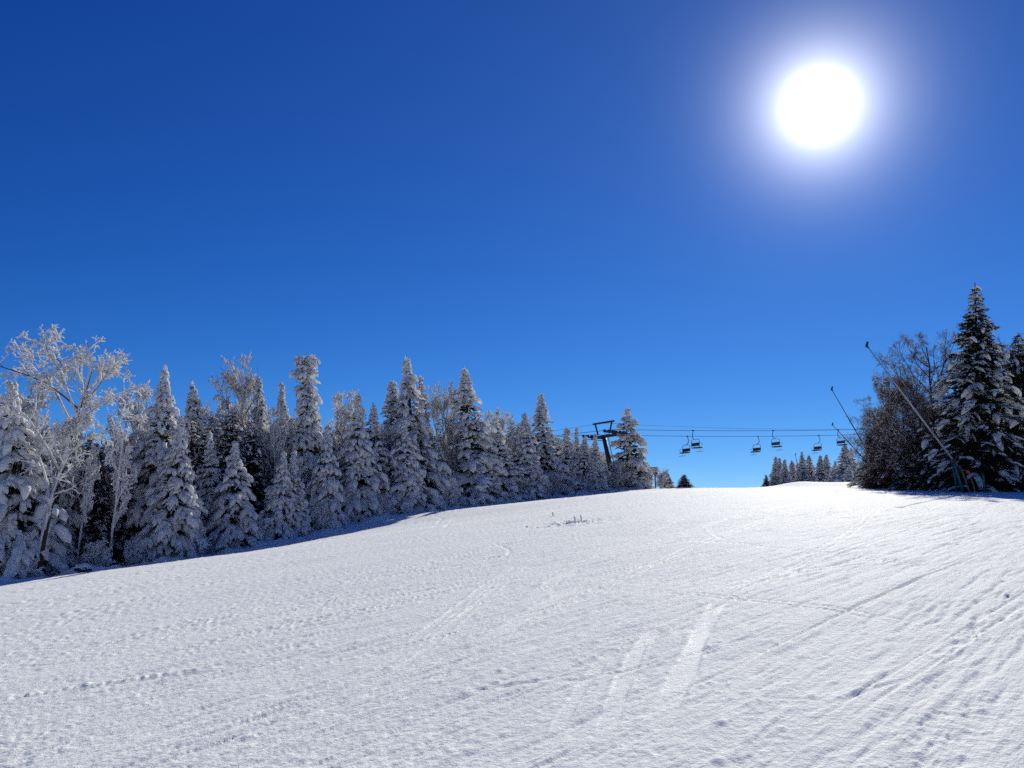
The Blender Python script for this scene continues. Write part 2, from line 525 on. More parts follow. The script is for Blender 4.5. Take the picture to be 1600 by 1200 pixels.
def spruce_meshes(seed, H, R, snow=.9, fat=1.0, spike=.12, power=.85, droop=.5, waist=None, fl_top=False, bare_low=0.0, needles=8, gap=0.0, spacing=.30, mside=13):
    rg = np.random.RandomState(seed)
    # whorls of boughs
    z = []
    h = .05 * H
    while h < H * .975:
        z.append(h); h += spacing * (.7 + .6 * rg.rand()) * (1.0 if h < .75 * H else .75)
    zb, az = [], []
    for h in z:
        n = rg.randint(6, 9) if h < .7 * H else rg.randint(5, 7)
        a0 = rg.rand() * 6.28
        for k in range(n):
            if gap and rg.rand() < gap: continue
            zb.append(h + rg.uniform(-.12, .12)); az.append(a0 + k * 6.283 / n + rg.uniform(-.35, .35))
    zb = np.array(zb); az = np.array(az); NB = len(zb)
    t = np.clip(zb / H, 0, 1)
    prof = R * np.clip((1 - t), 0, 1) ** power * (1 - .25 * np.exp(-(t / .07) ** 2))
    if waist:
        prof *= 1 - waist[1] * np.exp(-((t - waist[0]) / waist[2]) ** 2)
    sp = sstep(1 - spike - .08, 1 - spike + .04, t)
    prof = prof * (1 - .5 * sp) + .05 * sp * (1 - t) / max(spike, .02)
    if fl_top:
        prof = np.where(t > .94, .40 + .55 * rg.rand(NB), np.maximum(prof, .50 + .12 * rg.rand(NB)))
    irr = 1 + .40 * pn(np.cos(az) * 1.2 + seed * 3.1, np.sin(az) * 1.2 + zb * .55, seed % 50) + .40 * pn(az * 1.1, zb * 1.6, seed % 50 + 3)
    L = np.maximum(prof * np.clip(irr, .45, 1.6) * rand_in(rg, .72, 1.15, NB), .06)
    e0 = np.radians(-14 + 46 * t + rg.normal(0, 7, NB))
    dr = droop * (.85 - .35 * t) * rand_in(rg, .7, 1.3, NB)
    s = np.array([0, .3, .55, .8, 1.0])
    hz = np.stack([np.cos(az), np.sin(az), np.zeros(NB)], 1)
    sd = np.stack([-np.sin(az), np.cos(az), np.zeros(NB)], 1)
    bend = rg.normal(0, .12, NB)

    def bough(sv, idx):
        l = L[idx]
        return (hz[idx] * (l * sv)[:, None] + sd[idx] * (l * bend[idx] * sv ** 2)[:, None]
                + np.stack([0 * sv, 0 * sv, zb[idx] + l * (np.tan(e0[idx]) * sv * .7 - dr[idx] * sv ** 2)], 1))
    idx = np.repeat(np.arange(NB), 5); sv = np.tile(s, NB)
    BP = bough(sv, idx).reshape(NB, 5, 3)
    trunk = Acc()
    tz = np.linspace(-.3, H, 9)
    wob = np.stack([.05 * pn(tz * .3, tz * 0, seed % 40 + 1), .05 * pn(tz * .3, tz * 0 + 5, seed % 40 + 1), tz], 1)
    trunk.add(tubes(wob[None], (.018 * H * (1 - .92 * np.linspace(0, 1, 9)))[None], 8))
    trunk.add(tubes(BP, np.clip(.012 + .012 * L, 0, .05)[:, None] * np.array([1, .8, .6, .4, .2])[None], 4))
    # branchlets
    m = mside
    bi = np.repeat(np.arange(NB), m)
    bs = rand_in(rg, .10, 1.0, NB * m) ** .8
    keep = rg.rand(NB * m) < np.clip(L[bi] / 1.5, .28, 1)
    bi, bs = bi[keep], bs[keep]; NL = len(bi)
    st = bough(bs, bi)
    side = np.where(rg.rand(NL) < .5, -1.0, 1.0)
    an = np.radians(rand_in(rg, 18, 72, NL)) * side
    dirv = hz[bi] * np.cos(an)[:, None] + sd[bi] * np.sin(an)[:, None]
    ll = (.34 * L[bi] * (1.05 - bs) ** .7 + .16) * rand_in(rg, .65, 1.25, NL)
    ll = np.clip(np.minimum(ll, .12 + .75 * L[bi]), .07, .85)
    el = np.tan(e0[bi]) * .35 + rg.normal(0, .12, NL)
    q = np.array([0, .35, .7, 1.0])
    dro = rand_in(rg, .35, .95, NL) * (.55 + droop * .6)
    BL = st[:, None, :] + dirv[:, None, :] * (ll[:, None] * q)[:, :, None]
    BL[:, :, 2] += ll[:, None] * (el[:, None] * q - dro[:, None] * q ** 2)
    # snow pillows lying along boughs and branchlets
    sn = Acc()
    clump = .5 + .9 * pn(st[:, 0] * 1.6, st[:, 2] * 1.6 + st[:, 1] * 1.3, seed % 50 + 9)
    ks = rg.rand(NL) < np.clip(snow * (.55 + clump * .9) * (1 - bare_low * (1 - t[bi])), 0, 1)
    PS = BL[ks].copy(); n = len(PS)
    r0 = rand_in(rg, .040, .095, n) * fat * np.clip(.40 + ll[ks] * 1.5, .45, 1.25)
    PS[:, :, 2] += r0[:, None] * .55
    ring = np.array([.55, 1.0, .95, .30])[None] * rg.uniform(.75, 1.3, (n, 4))
    PS[:, 1:3] += rg.normal(0, .018, (n, 2, 3))
    tip = PS[:, -1] + (PS[:, -1] - PS[:, -2]) * .16
    PS = np.concatenate([PS, tip[:, None]], 1); RS = np.concatenate([r0[:, None] * ring, np.full((n, 1), .004)], 1)
    sn.add(tubes(PS, RS, 5))
    # heavy lobes that hang over the bough ends on every side
    nl = 4 if snow > .8 else 2
    li = np.repeat(np.arange(NB), nl)
    li = li[rg.rand(len(li)) < np.clip(snow * (.35 + .5 * L[li]), 0, .95) * (1 - bare_low * (1 - t[li]))]
    ls = rand_in(rg, .35, 1.0, len(li))
    l0 = bough(ls, li)
    la = np.radians(rg.normal(0, 50, len(li)))
    ld = hz[li] * np.cos(la)[:, None] + sd[li] * np.sin(la)[:, None]
    lw = np.clip(.16 + .16 * L[li], .12, .5) * (spacing / .30) ** .5 * rand_in(rg, .7, 1.4, len(li))
    qq = np.array([-.25, .15, .5, .82, 1.0])
    LP = l0[:, None, :] + ld[:, None, :] * (lw[:, None] * qq * .8)[:, :, None]
    LP[:, :, 2] += lw[:, None] * (.10 - 1.05 * np.clip(qq, 0, 1) ** 1.6)[None] + .03
    lr_ = lw[:, None] * np.array([.05, .27, .30, .22, .02])[None] * rg.uniform(.75, 1.25, (len(li), 5)) * min(fat, 1.15)
    sn.add(tubes(LP, lr_, 6))
    kb = rg.rand(NB) < np.clip(snow * 1.05, 0, 1) * (1 - bare_low * (1 - t))
    PB = BP[kb].copy(); nb = len(PB)
    rb = np.clip(.03 + .028 * L[kb], .03, .10) * fat * rand_in(rg, .7, 1.3, nb)
    PB[:, :, 2] += rb[:, None] * .6
    RB = rb[:, None] * np.array([.5, .9, 1.1, 1.0, .3])[None] * rg.uniform(.75, 1.25, (nb, 5))
    tip = PB[:, -1] + (PB[:, -1] - PB[:, -2]) * .15
    sn.add(tubes(np.concatenate([PB, tip[:, None]], 1), np.concatenate([RB, np.full((nb, 1), .004)], 1), 6))
    if snow > .6:                                   # rime plastered round the leader
        zz = np.linspace(H * .72, H * 1.0, 14)
        pp = np.stack([.03 * pn(zz * 2, zz * 0, 8), .03 * pn(zz * 2, zz * 0, 9), zz], 1)
        rr = np.linspace(.14, .05, 14) * fat * rg.uniform(.7, 1.4, 14); rr[-1] = .004
        sn.add(tubes(pp[None], rr[None], 7))
    # needle sprays under the snow
    cr = Acc()
    nn = needles
    ni = np.repeat(np.arange(NL), nn)
    qq = rg.rand(NL * nn) * (1.0 if snow < .6 else .8)
    pos = BL[ni, 0] + (BL[ni, 3] - BL[ni, 0]) * qq[:, None]
    pos[:, 2] += ll[ni] * dro[ni] * (qq - qq ** 2) - .05 * snow
    nd_ = dirv[ni] * .8 + rg.normal(0, .55, (len(ni), 3)); nd_[:, 2] -= .35 + .35 * (snow > .6)
    nd_ /= np.linalg.norm(nd_, axis=1, keepdims=True)
    wv = np.cross(nd_, rg.normal(0, 1, (len(ni), 3))); wv /= np.linalg.norm(wv, axis=1, keepdims=True) + 1e-9
    ln = (rand_in(rg, .10, .24, len(ni)) * np.clip(.3 + 1.1 * L[bi[ni]], .3, 1) * (1.25 - .5 * snow))[:, None]; wd = rand_in(rg, .012, .034, len(ni))[:, None]
    V = np.stack([pos - wv * wd * .6, pos + wv * wd * .6, pos + nd_ * ln + wv * wd * .35, pos + nd_ * ln - wv * wd * .35], 1).reshape(-1, 3)
    cr.add((V, np.arange(len(V)).reshape(-1, 4)))
    # dead inner twigs that close the crown
    ni = (500 if needles < 6 else 1000) if snow > .6 else 1600
    tt = rg.rand(ni) ** 1.2 * .84 + .02
    loc_r = R * (1 - tt) ** power
    rr = loc_r * .45 * np.sqrt(rg.rand(ni)); aa = rg.rand(ni) * 6.283
    pos = np.stack([rr * np.cos(aa), rr * np.sin(aa), tt * H], 1)
    nd_ = np.stack([np.cos(aa), np.sin(aa), rg.normal(-.3, .5, ni)], 1); nd_ /= np.linalg.norm(nd_, axis=1, keepdims=True)
    wv = np.cross(nd_, rg.normal(0, 1, (ni, 3))); wv /= np.linalg.norm(wv, axis=1, keepdims=True) + 1e-9
    sz_ = np.clip(loc_r / 1.1, .15, 1); ln = (rand_in(rg, .25, .55, ni) * sz_)[:, None]; wd = (rand_in(rg, .05, .13, ni) * sz_)[:, None]
    V = np.stack([pos - wv * wd, pos + wv * wd, pos + nd_ * ln + wv * wd * .3, pos + nd_ * ln - wv * wd * .3], 1).reshape(-1, 3)
    cr.add((V, np.arange(len(V)).reshape(-1, 4)))
    return trunk.mesh('trunk'), cr.mesh('crown', False), sn.mesh('snow_cover')


def broadleaf_meshes(seed, H, spread, lean=(0, 0), limbs=9, rime=.85, fat=1.0, levels=4, up=.55, first=.28, stems=1, fine=1.0, trunk_r=None, kids=(7, 6, 4), paths=None):
    rg = np.random.RandomState(seed)
    lv = {k: [] for k in range(6)}
    lr = {k: [] for k in range(6)}
    lean = np.array([lean[0], lean[1], 0.0])

    def grow(p, d, length, r, level, wig, kk=6):
        pts = [p.copy()]; dd = d / np.linalg.norm(d)
        for i in range(kk - 1):
            dd = dd + rg.normal(0, wig, 3) + np.array([0, 0, up * .10 if level < 3 else (-.05)])
            dd /= np.linalg.norm(dd)
            pts.append(pts[-1] + dd * length / (kk - 1))
        pts = np.array(pts)
        lv[level].append(pts); lr[level].append(r * np.linspace(1, .35 if level else .28, kk))
        return pts

    def children(pts, length, r, level):
        if level >= levels: return
        n = limbs if level == 0 else kids[min(level - 1, len(kids) - 1)]
        for k in range(n):
            f = rg.uniform(first if level == 0 else .2, .98)
            if level == 0: f = first + (1 - first) * (k + rg.rand()) / n
            x = f * (len(pts) - 1); i = min(int(x), len(pts) - 2); p = pts[i] + (pts[i + 1] - pts[i]) * (x - i)
            ax = pts[i + 1] - pts[i]; ax /= np.linalg.norm(ax)
            ra = rg.normal(0, 1, 3); ra -= ax * ra.dot(ax); ra /= np.linalg.norm(ra) + 1e-9
            ang = math.radians(rg.uniform(28, 62) if level < 2 else rg.uniform(25, 75))
            d = ax * math.cos(ang) + ra * math.sin(ang)
            if level == 0:
                l = spread * rg.uniform(.7, 1.15) * (1.05 - .55 * f)
            else:
                l = length * rg.uniform(.32, .62) * (1.1 - .4 * f)
            l = max(l, .22)
            c = grow(p, d, l, max(r * (1 - .6 * f) * (.5 if level == 0 else .55), .006), level + 1, .12 if level < 2 else .15)
            children(c, l, max(r * (1 - .6 * f) * .5, .006), level + 1)
    for n, (pp, r0) in enumerate(paths or []):
        k = 9 if n == 0 else 6
        pp = np.array(pp, float)
        a = np.concatenate([[0], np.cumsum(np.linalg.norm(np.diff(pp, axis=0), axis=1))])
        aa = np.linspace(0, a[-1], k)
        pts = np.stack([np.interp(aa, a, pp[:, c]) for c in range(3)], 1)
        pts[1:-1] += rg.normal(0, .04, pts[1:-1].shape)
        lv[0 if n == 0 else 1].append(pts); lr[0 if n == 0 else 1].append(r0 * np.linspace(1, .25, k))
        if n == 0:
            for _ in range(5):
                x = rg.uniform(3, 7.2); i = int(x); p = pts[i] + (pts[i + 1] - pts[i]) * (x - i)
                d = np.array([rg.normal(0, .8), rg.normal(0, .8), rg.uniform(.2, 1)])
                c = grow(p, d, rg.uniform(.6, 1.3), .03, 1, .10)
                children(c, 1.0, .03, 1)
        else:
            children(pts, a[-1] * .58, r0, 1)
    for sidx in range(0 if paths else stems):
        d = np.array([0, 0, 1.0]) + lean * .8 + (rg.normal(0, .18, 3) * np.array([1, 1, 0]) if stems > 1 else 0)
        Ht = H * (1 if sidx == 0 else rg.uniform(.65, .9))
        r0 = trunk_r or .013 * H
        p0 = np.array([0, 0, -.25]) + (rg.normal(0, .12, 3) * np.array([1, 1, 0]) if stems > 1 else 0)
        pts = grow(p0, d, Ht * .93, r0, 0, .045, 9)
        children(pts, Ht, r0, 0)
    trunk, crown, sn = Acc(), Acc(), Acc()
    wind = np.array([-.45, -.25, .8])
    for k in range(6):
        if not lv[k]: continue
        P = np.array(lv[k]); Rr = np.array(lr[k])
        (trunk if k == 0 else crown).add(tubes(P, Rr, 8 if k == 0 else (5 if k < 3 else 3)))
        sel = rg.rand(len(P)) < (rime if k else 1.0)
        if k == 0 and rime < .3: sel[:] = False
        Pn, Rn = P[sel].copy(), Rr[sel]
        if not len(Pn): continue
        base = {0: .05, 1: .045, 2: .038, 3: .030, 4: .026, 5: .02}[k] * fat
        th = base * rg.uniform(.35, 1.5, Rn.shape)
        rr = Rn * .8 + th
        if k == 0: rr = Rn * .82 + th * .7
        Pn += wind[None, None] * (Rn * .45 + th * .5)[:, :, None]
        rr[:, -1] *= .7
        tip = Pn[:, -1] + (Pn[:, -1] - Pn[:, -2]) * .12
        sn.add(tubes(np.concatenate([Pn, tip[:, None]], 1), np.concatenate([rr, np.full((len(rr), 1), .004)], 1), 7 if k == 0 else 5))
    return trunk.mesh('trunk'), crown.mesh('crown'), sn.mesh('snow_cover')


class Proto:
    def __init__(self, meshes, H, R, mats, name):
        self.H, self.R, self.name = H, R, name
        self.me = meshes
        for me, m in zip(meshes, mats): me.materials.append(m)


SN = (M_BARK, M_NEEDLE, M_RIME)
SB = (M_BARK, M_NEEDLE_BROWN, M_RIME)
P = {}


def sp(key, *a, mats=SN, name='spruce_tree', **k):
    P[key] = Proto(spruce_meshes(*a, **k), a[1], a[2], mats, name)


def bl(key, seed, H, spread, mats=(M_BARK, M_TWIG, M_RIME), name='frosted_tree', **k):
    P[key] = Proto(broadleaf_meshes(seed, H, spread, **k), H, spread, mats, name)


sp('a', 11, 9.0, 1.9, snow=1.0, fat=1.45, power=1.0, needles=5, spacing=.42)
sp('b', 12, 9.0, 1.9, snow=1.0, fat=1.5, spike=.24, droop=.75, power=.95, needles=5, spacing=.44)
sp('c', 13, 9.0, 1.5, snow=1.0, fat=1.35, spike=.14, power=.9, needles=4, spacing=.36)
sp('d', 14, 7.0, 1.7, snow=1.0, fat=1.5, spike=.22, droop=.8, power=.9, needles=4, spacing=.40)
sp('e', 15, 7.0, 1.5, snow=1.0, fat=1.35, spike=.25, droop=.7, power=.9, mats=SB, needles=3)
sp('f', 16, 8.0, 1.6, snow=.92, fat=1.2, mats=SB, needles=5, power=.8)
sp('g', 17, 8.0, 1.25, snow=.82, fat=1.05, needles=6, power=.85)
sp('flat', 18, 10.0, 1.75, snow=1.0, fat=1.5, spike=.0, power=.8, droop=.7, waist=(.66, .35, .18), fl_top=True, needles=3)
sp('gappy', 19, 8.0, 1.9, snow=.98, fat=1.4, gap=.35, power=.75, mats=SB, spacing=.42, needles=3)
sp('thin', 20, 6.0, .75, snow=.95, fat=1.0, spike=.3, spacing=.25, power=.9, needles=4)
sp('small', 21, 4.0, 1.1, snow=.6, fat=.8, spacing=.22, needles=9, power=.95)
sp('big', 22, 13.0, 3.3, snow=.58, fat=.85, power=.92, droop=.42, needles=13, spacing=.36, mside=18, bare_low=.88)
sp('dark', 23, 10.0, 2.3, snow=.28, fat=.9, power=.8, needles=13, mats=SB, mside=15)
sp('shade', 24, 8.0, 1.5, snow=.48, fat=.95, power=.85, needles=11, mats=SN, bare_low=.65)
sp('shade2', 25, 8.0, 1.6, snow=.50, fat=.9, power=.8, needles=11, mats=SB, bare_low=.65)
BY = 40.9
BB = at(64, 884, BY)


def bpath(pix, ys, r):
    return [(p - BB) + np.array([0, y, 0]) for p, y in ((at(a[0], a[1], BY), y) for a, y in zip(pix, ys))], r


BIRCH = [
    bpath([(60, 892), (75, 810), (90, 750), (110, 680), (127, 622), (140, 574), (146, 540), (134, 535)], [0, 0, .1, .2, .3, .3, .2, .1], .14),
    bpath([(122, 640), (75, 600), (37, 585), (-6, 570)], [.2, -.3, -.7, -1.2], .052),
    bpath([(112, 668), (75, 606), (41, 574), (6, 544)], [.2, .5, .9, 1.3], .052),
    bpath([(119, 650), (98, 580), (75, 544), (50, 532)], [.2, -.2, -.5, -.9], .052),
    bpath([(126, 624), (112, 570), (108, 545), (122, 534)], [.3, .8, 1.1, 1.4], .045),
    bpath([(124, 640), (157, 596), (180, 580), (213, 570)], [.3, 0, -.4, -.8], .052),
    bpath([(112, 660), (157, 640), (195, 624), (226, 616)], [.2, -.5, -1., -1.4], .045),
    bpath([(131, 610), (152, 570), (160, 552), (172, 552)], [.3, .9, 1.2, 1.6], .045),
    bpath([(96, 725), (131, 680), (161, 662), (182, 643)], [.1, .6, 1.2, 1.7], .04),
    bpath([(92, 735), (60, 665), (35, 640), (8, 622)], [.1, -.4, -.9, -1.4], .045),
    bpath([(78, 800), (60, 730), (40, 690), (14, 672)], [0, .5, .9, 1.4], .035),
    bpath([(70, 835), (92, 765), (118, 715), (128, 690)], [0, -.4, -.7, -.9], .052),
    bpath([(128, 620), (90, 565), (60, 552), (24, 556)], [.3, .1, .3, .4], .04),
    bpath([(140, 580), (118, 545), (90, 530), (78, 536)], [.3, -.1, -.4, -.7], .035),
]
bl('birch', 31, at(64, 515, BY)[2] - BB[2], 4.6, rime=.82, fat=.68, kids=(9, 5, 3), up=.25, paths=BIRCH)
bl('alder', 32, 6.0, 2.0, limbs=8, rime=.95, fat=1.25, first=.30, kids=(6, 5, 3), trunk_r=.07)
def fan_paths(seed, H, spread, n, low, high, r0):
    """a stem that divides into limbs rising and fanning out to a rounded crown"""
    r = np.random.RandomState(seed)
    top = np.array([r.normal(0, .25), r.normal(0, .25), H * .93])
    out = [([(0, 0, -.25), (r.normal(0, .08), 0, H * .3), tuple(top * [.6, .6, .65]), tuple(top)], r0)]
    for k in range(n):
        f = low + (high - low) * (k + r.rand()) / n
        a = k * 2.4 + r.normal(0, .3)
        z0 = H * f
        zt = min(H * (f + r.uniform(.28, .55)), H * .98)
        x = (zt / H - .62) / .42
        reach = spread * math.sqrt(max(1 - min(x * x, .96), .04)) * r.uniform(.7, 1.05)
        e = np.array([math.cos(a) * reach, math.sin(a) * reach, zt])
        b = top * f * [1, 1, 0] + [0, 0, z0]
        m = b + (e - b) * [.55, .55, .38] + r.normal(0, .1, 3)
        out.append(([tuple(b), tuple(b + (m - b) * .5 + [0, 0, -.02]), tuple(m), tuple(e)], r0 * (1 - .6 * f) * .5))
    return out


bl('ash', 33, 9.0, 2.9, rime=.72, fat=1.0, up=.6, kids=(9, 4, 2), mats=(M_BARK, M_TWIG, M_RIME_THIN), paths=fan_paths(1, 9.0, 2.9, 13, .30, .85, .11))
bl('ash2', 38, 9.0, 2.5, rime=.85, fat=1.05, up=.8, kids=(9, 5, 2), paths=fan_paths(2, 9.0, 2.5, 11, .4, .85, .11))
bl('brush', 34, 2.2, 1.3, limbs=6, rime=.95, fat=.9, first=.10, kids=(6, 4), levels=3, stems=5, trunk_r=.025, name='frosted_shrub')
bl('brush2', 35, 3.6, 1.7, limbs=7, rime=.8, fat=.8, first=.12, kids=(6, 5), levels=3, stems=5, trunk_r=.03, name='frosted_shrub', mats=(M_BARK, M_TWIG, M_RIME_THIN))
bl('bare', 36, 9.0, 3.9, rime=.10, fat=.45, up=.5, kids=(11, 7, 4), mats=(M_BARK, M_TWIG, M_RIME_THIN), name='bare_tree', paths=fan_paths(3, 9.0, 3.9, 17, .22, .85, .13))
bl('bare2', 37, 8.0, 3.4, rime=.13, fat=.45, up=.5, kids=(11, 8, 5), mats=(M_BARK, M_TWIG, M_RIME_THIN), name='bare_tree', paths=fan_paths(4, 8.0, 3.4, 20, .06, .85, .11))

PARTN = ('trunk', 'crown', 'snow_cover')
N_TREES = 0


def plant(key, X, Y, H, R=None, rz=None, lean=0.0, label='', cat='tree', group=None, sink=0.1, z=None):
    """one tree: Empty at its foot with trunk, crown and snow cover"""
    global N_TREES
    p = P[key]
    g = float(ground(X, Y)) if z is None else z
    o = empty(p.name, (X, Y, g - sink), label, cat, group)
    sz = H / p.H
    sx = sz if R is None else R / p.R
    o.scale = (sx, sx, sz)
    N_TREES += 1
    o.rotation_euler = (0, lean, (N_TREES * 2.39996) % 6.283 if rz is None else rz)
    o.rotation_mode = 'XYZ'
    if lean:
        o.rotation_mode = 'ZYX'      # spin first, then lean in the world's x direction
        o.rotation_mode = 'QUATERNION'
        from mathutils import Quaternion
        o.rotation_quaternion = Quaternion((0, 1, 0), lean) @ Quaternion((0, 0, 1), (N_TREES * 2.39996) % 6.283 if rz is None else rz)
    for nme, me in zip(PARTN, p.me):
        if len(me.polygons): link_mesh(nme, me, None, o)
    return o


def depth_edge(px): return float(np.interp(px, [e[0] for e in EDGE], [e[2] for e in EDGE]))


def hero(key, apx, arow, bpx, back, hw, label, cat='spruce', group=None, rz=None, Y=None):
    """tree whose foot stands `back` metres behind the edge of the wood and whose tip shows at (apx, arow)"""
    if Y is None: Y = depth_edge(bpx) + back
    X = (bpx - 800) / F0 * Y * 1.0
    for _ in range(3):
        # foot column -> x at that depth
        g = float(ground(X, Y))
        v = (g - EYE[2]) * CP - Y * SP; d = Y * CP + (g - EYE[2]) * SP
        X = (bpx - 800) / F0 * d
    top = at(apx, arow, Y)
    H = top[2] - g + .1
    lean = math.atan2(top[0] - X, H)
    R = hw * 1.08 / F0 * Y
    return plant(key, X, Y, H, R, rz, lean, label, cat, group)


GL = 'snow-laden trees along the left edge of the slope'
for a in [
    ('d', 18, 592, 28, 1.2, 72, 'broad snow-smothered spruce at the far left edge, in front of the leaning birch'),
    ('a', 258, 568, 242, 3.5, 62, 'tall pointed spruce thick with snow, just right of the leaning frosted birch'),
    ('e', 285, 648, 262, .9, 50, 'slender snowy spruce with a bent thin tip, before the tall pointed spruce'),
    ('f', 300, 592, 312, 7.0, 44, 'grey-brown half-frosted spruce with a blunt top behind the slender bent-tipped spruce'),
    ('c', 328, 672, 330, 3.0, 34, 'narrow grey snowy spruce between the bent-tipped spruce and the twin-tipped spruce'),
    ('d', 367, 688, 364, .9, 44, 'plump snowy spruce with two thin tips, at the snow bank below the frosted ash'),
    ('g', 405, 585, 402, 8.0, 27, 'dark slim spruce with a frosted tip, just right of the frosted ash crown'),
    ('c', 440, 594, 440, 6.0, 30, 'slim grey spruce immediately left of the flat-topped spruce'),
    ('d', 445, 705, 428, .8, 34, 'low finger-tipped snowy spruce, left of the pair below the flat-topped spruce'),
    ('e', 460, 703, 452, 1.1, 34, 'low finger-tipped snowy spruce, right of the pair below the flat-topped spruce'),
    ('flat', 479, 552, 482, 3.5, 46, 'tall snow-plastered spruce with a ragged flat top'),
    ('d', 513, 668, 505, 1.0, 36, 'conical snowy spruce right of the flat-topped spruce with frosted brush at its foot'),
    ('b', 560, 614, 555, 2.2, 44, 'snowy spruce with a long bare white spike for a top'),
    ('a', 583, 628, 590, 3.0, 40, 'blunt snowy spruce between the white-spiked spruce and the tallest mid-wall spruce'),
    ('b', 631, 656, 634, .8, 40, 'short pointed snowy spruce standing right in front of the tallest mid-wall spruce'),
    ('g', 612, 592, 622, 6.5, 40, 'dark green spruce with little snow, peeking out left of the tallest mid-wall spruce'),
    ('a', 634, 553, 655, 3.2, 56, 'tallest mid-wall spruce, snow-covered with a sharp dark-edged tip'),
    ('f', 657, 583, 664, 6.5, 36, 'frosted spruce whose tip shows just right of the tallest mid-wall spruce'),
    ('a', 725, 571, 742, 2.6, 62, 'big wide snowy spruce with a sharp tip, alone above the wall of trees at mid-left'),
    ('c', 772, 650, 790, 1.2, 38, 'short snowy spruce leaning left at the foot of the big wide spruce'),
    ('c', 820, 644, 824, 1.0, 32, 'smaller snowy spruce of the close pair left of the lift tower'),
    ('a', 844, 611, 856, 3.2, 42, 'taller snowy spruce of the close pair left of the lift tower'),
    ('thin', 886, 666, 884, 2.5, 22, 'thin dark-tipped spruce, left of the bare white stick-like spruce'),
    ('thin', 901, 664, 900, 2.0, 11, 'bare white stick-like spruce just left of the lift tower'),
    ('c', 914, 680, 912, 1.2, 24, 'small snowy spruce between the stick-like spruce and the tower mast'),
    ('b', 930, 677, 930, .6, 22, 'small snowy spruce standing in front of the lift tower mast'),
    ('gappy', 980, 634, 982, 1.5, 40, 'open ragged snowy spruce with sky showing through, right of the lift tower'),
    ('c', 1001, 700, 1000, 1.2, 22, 'low frosted spruce between the ragged open spruce and the sign on its post'),
]:
    hero(*a, group=GL)
# trees with their heads over the crest
hero('small', 1043, 738, 1043, 0, 13, 'small dark spruce poking above the crest, nearer the sign', Y=108, group='small spruces over the crest')
hero('small', 1069, 741, 1069, 0, 16, 'small bushy spruce poking above the crest, farther from the sign', Y=108, group='small spruces over the crest')
GC = 'clump of spruces on the crest below the chairs'
for a in [
    ('small', 1197, 741, 1197, 8, 'short dark spruce at the left end of the clump on the crest', 118),
    ('thin', 1212, 713, 1212, 12, 'first slim grey-white spruce from the left end of the crest clump', 122),
    ('g', 1218, 715, 1219, 11, 'slim dark-sided spruce touching the first grey-white one in the crest clump', 124),
    ('thin', 1226, 717, 1227, 11, 'slim frosted spruce left of the tiny far snow gun', 120),
    ('f', 1237, 718, 1239, 14, 'blunt brownish frosted spruce right beside the tiny far snow gun', 126),
    ('c', 1253, 705, 1254, 15, 'tallest white spruce in the middle of the crest clump', 122),
    ('f', 1264, 710, 1265, 16, 'broad frosted spruce just right of the tallest one in the crest clump', 124),
    ('g', 1282, 711, 1281, 14, 'dark pointed spruce, left one of two under the paired chairs near the crest', 120),
    ('g', 1291, 710, 1292, 15, 'dark pointed spruce, right one of two under the paired chairs near the crest', 122),
    ('d', 1305, 720, 1306, 15, 'white snow-smothered little spruce on the mound in the crest clump', 114),
    ('f', 1320, 691, 1320, 21, 'tall frosted spruce at the right end of the crest clump, under the last chair', 112),
    ('a', 1330, 698, 1331, 19, 'snowy spruce behind the right end of the crest clump, touching the brown thicket', 115),
    ('d', 1327, 726, 1327, 13, 'small white spruce on the snow mound in front of the tall end spruce', 104),
]:
    hero(a[0], a[1], a[2], a[3], 0, a[4], a[5], Y=a[6], group=GC)

# broadleaf trees of the left wall
plant('birch', BB[0], BY, P['birch'].H, P['birch'].R, 0.0, 0, 'leaning frosted birch with a wide white-twigged crown', 'birch', GL, sink=0, z=float(BB[2]))
hero('alder', 150, 690, 118, 2.0, 34, 'thin-stemmed young frosted tree in the dark gap right of the birch trunk', 'young tree', GL)
hero('alder', 200, 668, 165, .8, 40, 'forked young tree tipped with lumps of rime, left of the tall pointed spruce', 'young tree', GL)
hero('ash', 372, 566, 385, 9.0, 52, 'frosted broad-crowned tree with fanned twigs showing above the twin-tipped spruce', 'tree', GL)
hero('ash2', 210, 610, 205, 8.0, 44, 'frosted leafless tree behind the birch, filling the space before the tall pointed spruce', 'tree', GL)
hero('ash', 30, 600, 20, 8.0, 70, 'grey-brown frosted tree behind the birch at the far left edge', 'tree', GL)
hero('ash2', 540, 618, 535, 7.0, 40, 'frosted leafless tree with upright twigs between the flat-topped and the white-spiked spruce', 'tree', GL)
hero('ash', 692, 604, 700, 6.0, 40, 'brownish leafless tree between the tallest mid-wall spruce and the big wide spruce', 'tree', GL)
hero('ash2', 778, 645, 785, 7.0, 34, 'brownish twiggy tree behind the short leaning spruce', 'tree', GL)
hero('ash', 808, 655, 806, 6.0, 30, 'small brownish twiggy tree behind the close pair of spruces', 'tree', GL)
GS = 'frosted shrubs at the foot of the left trees'
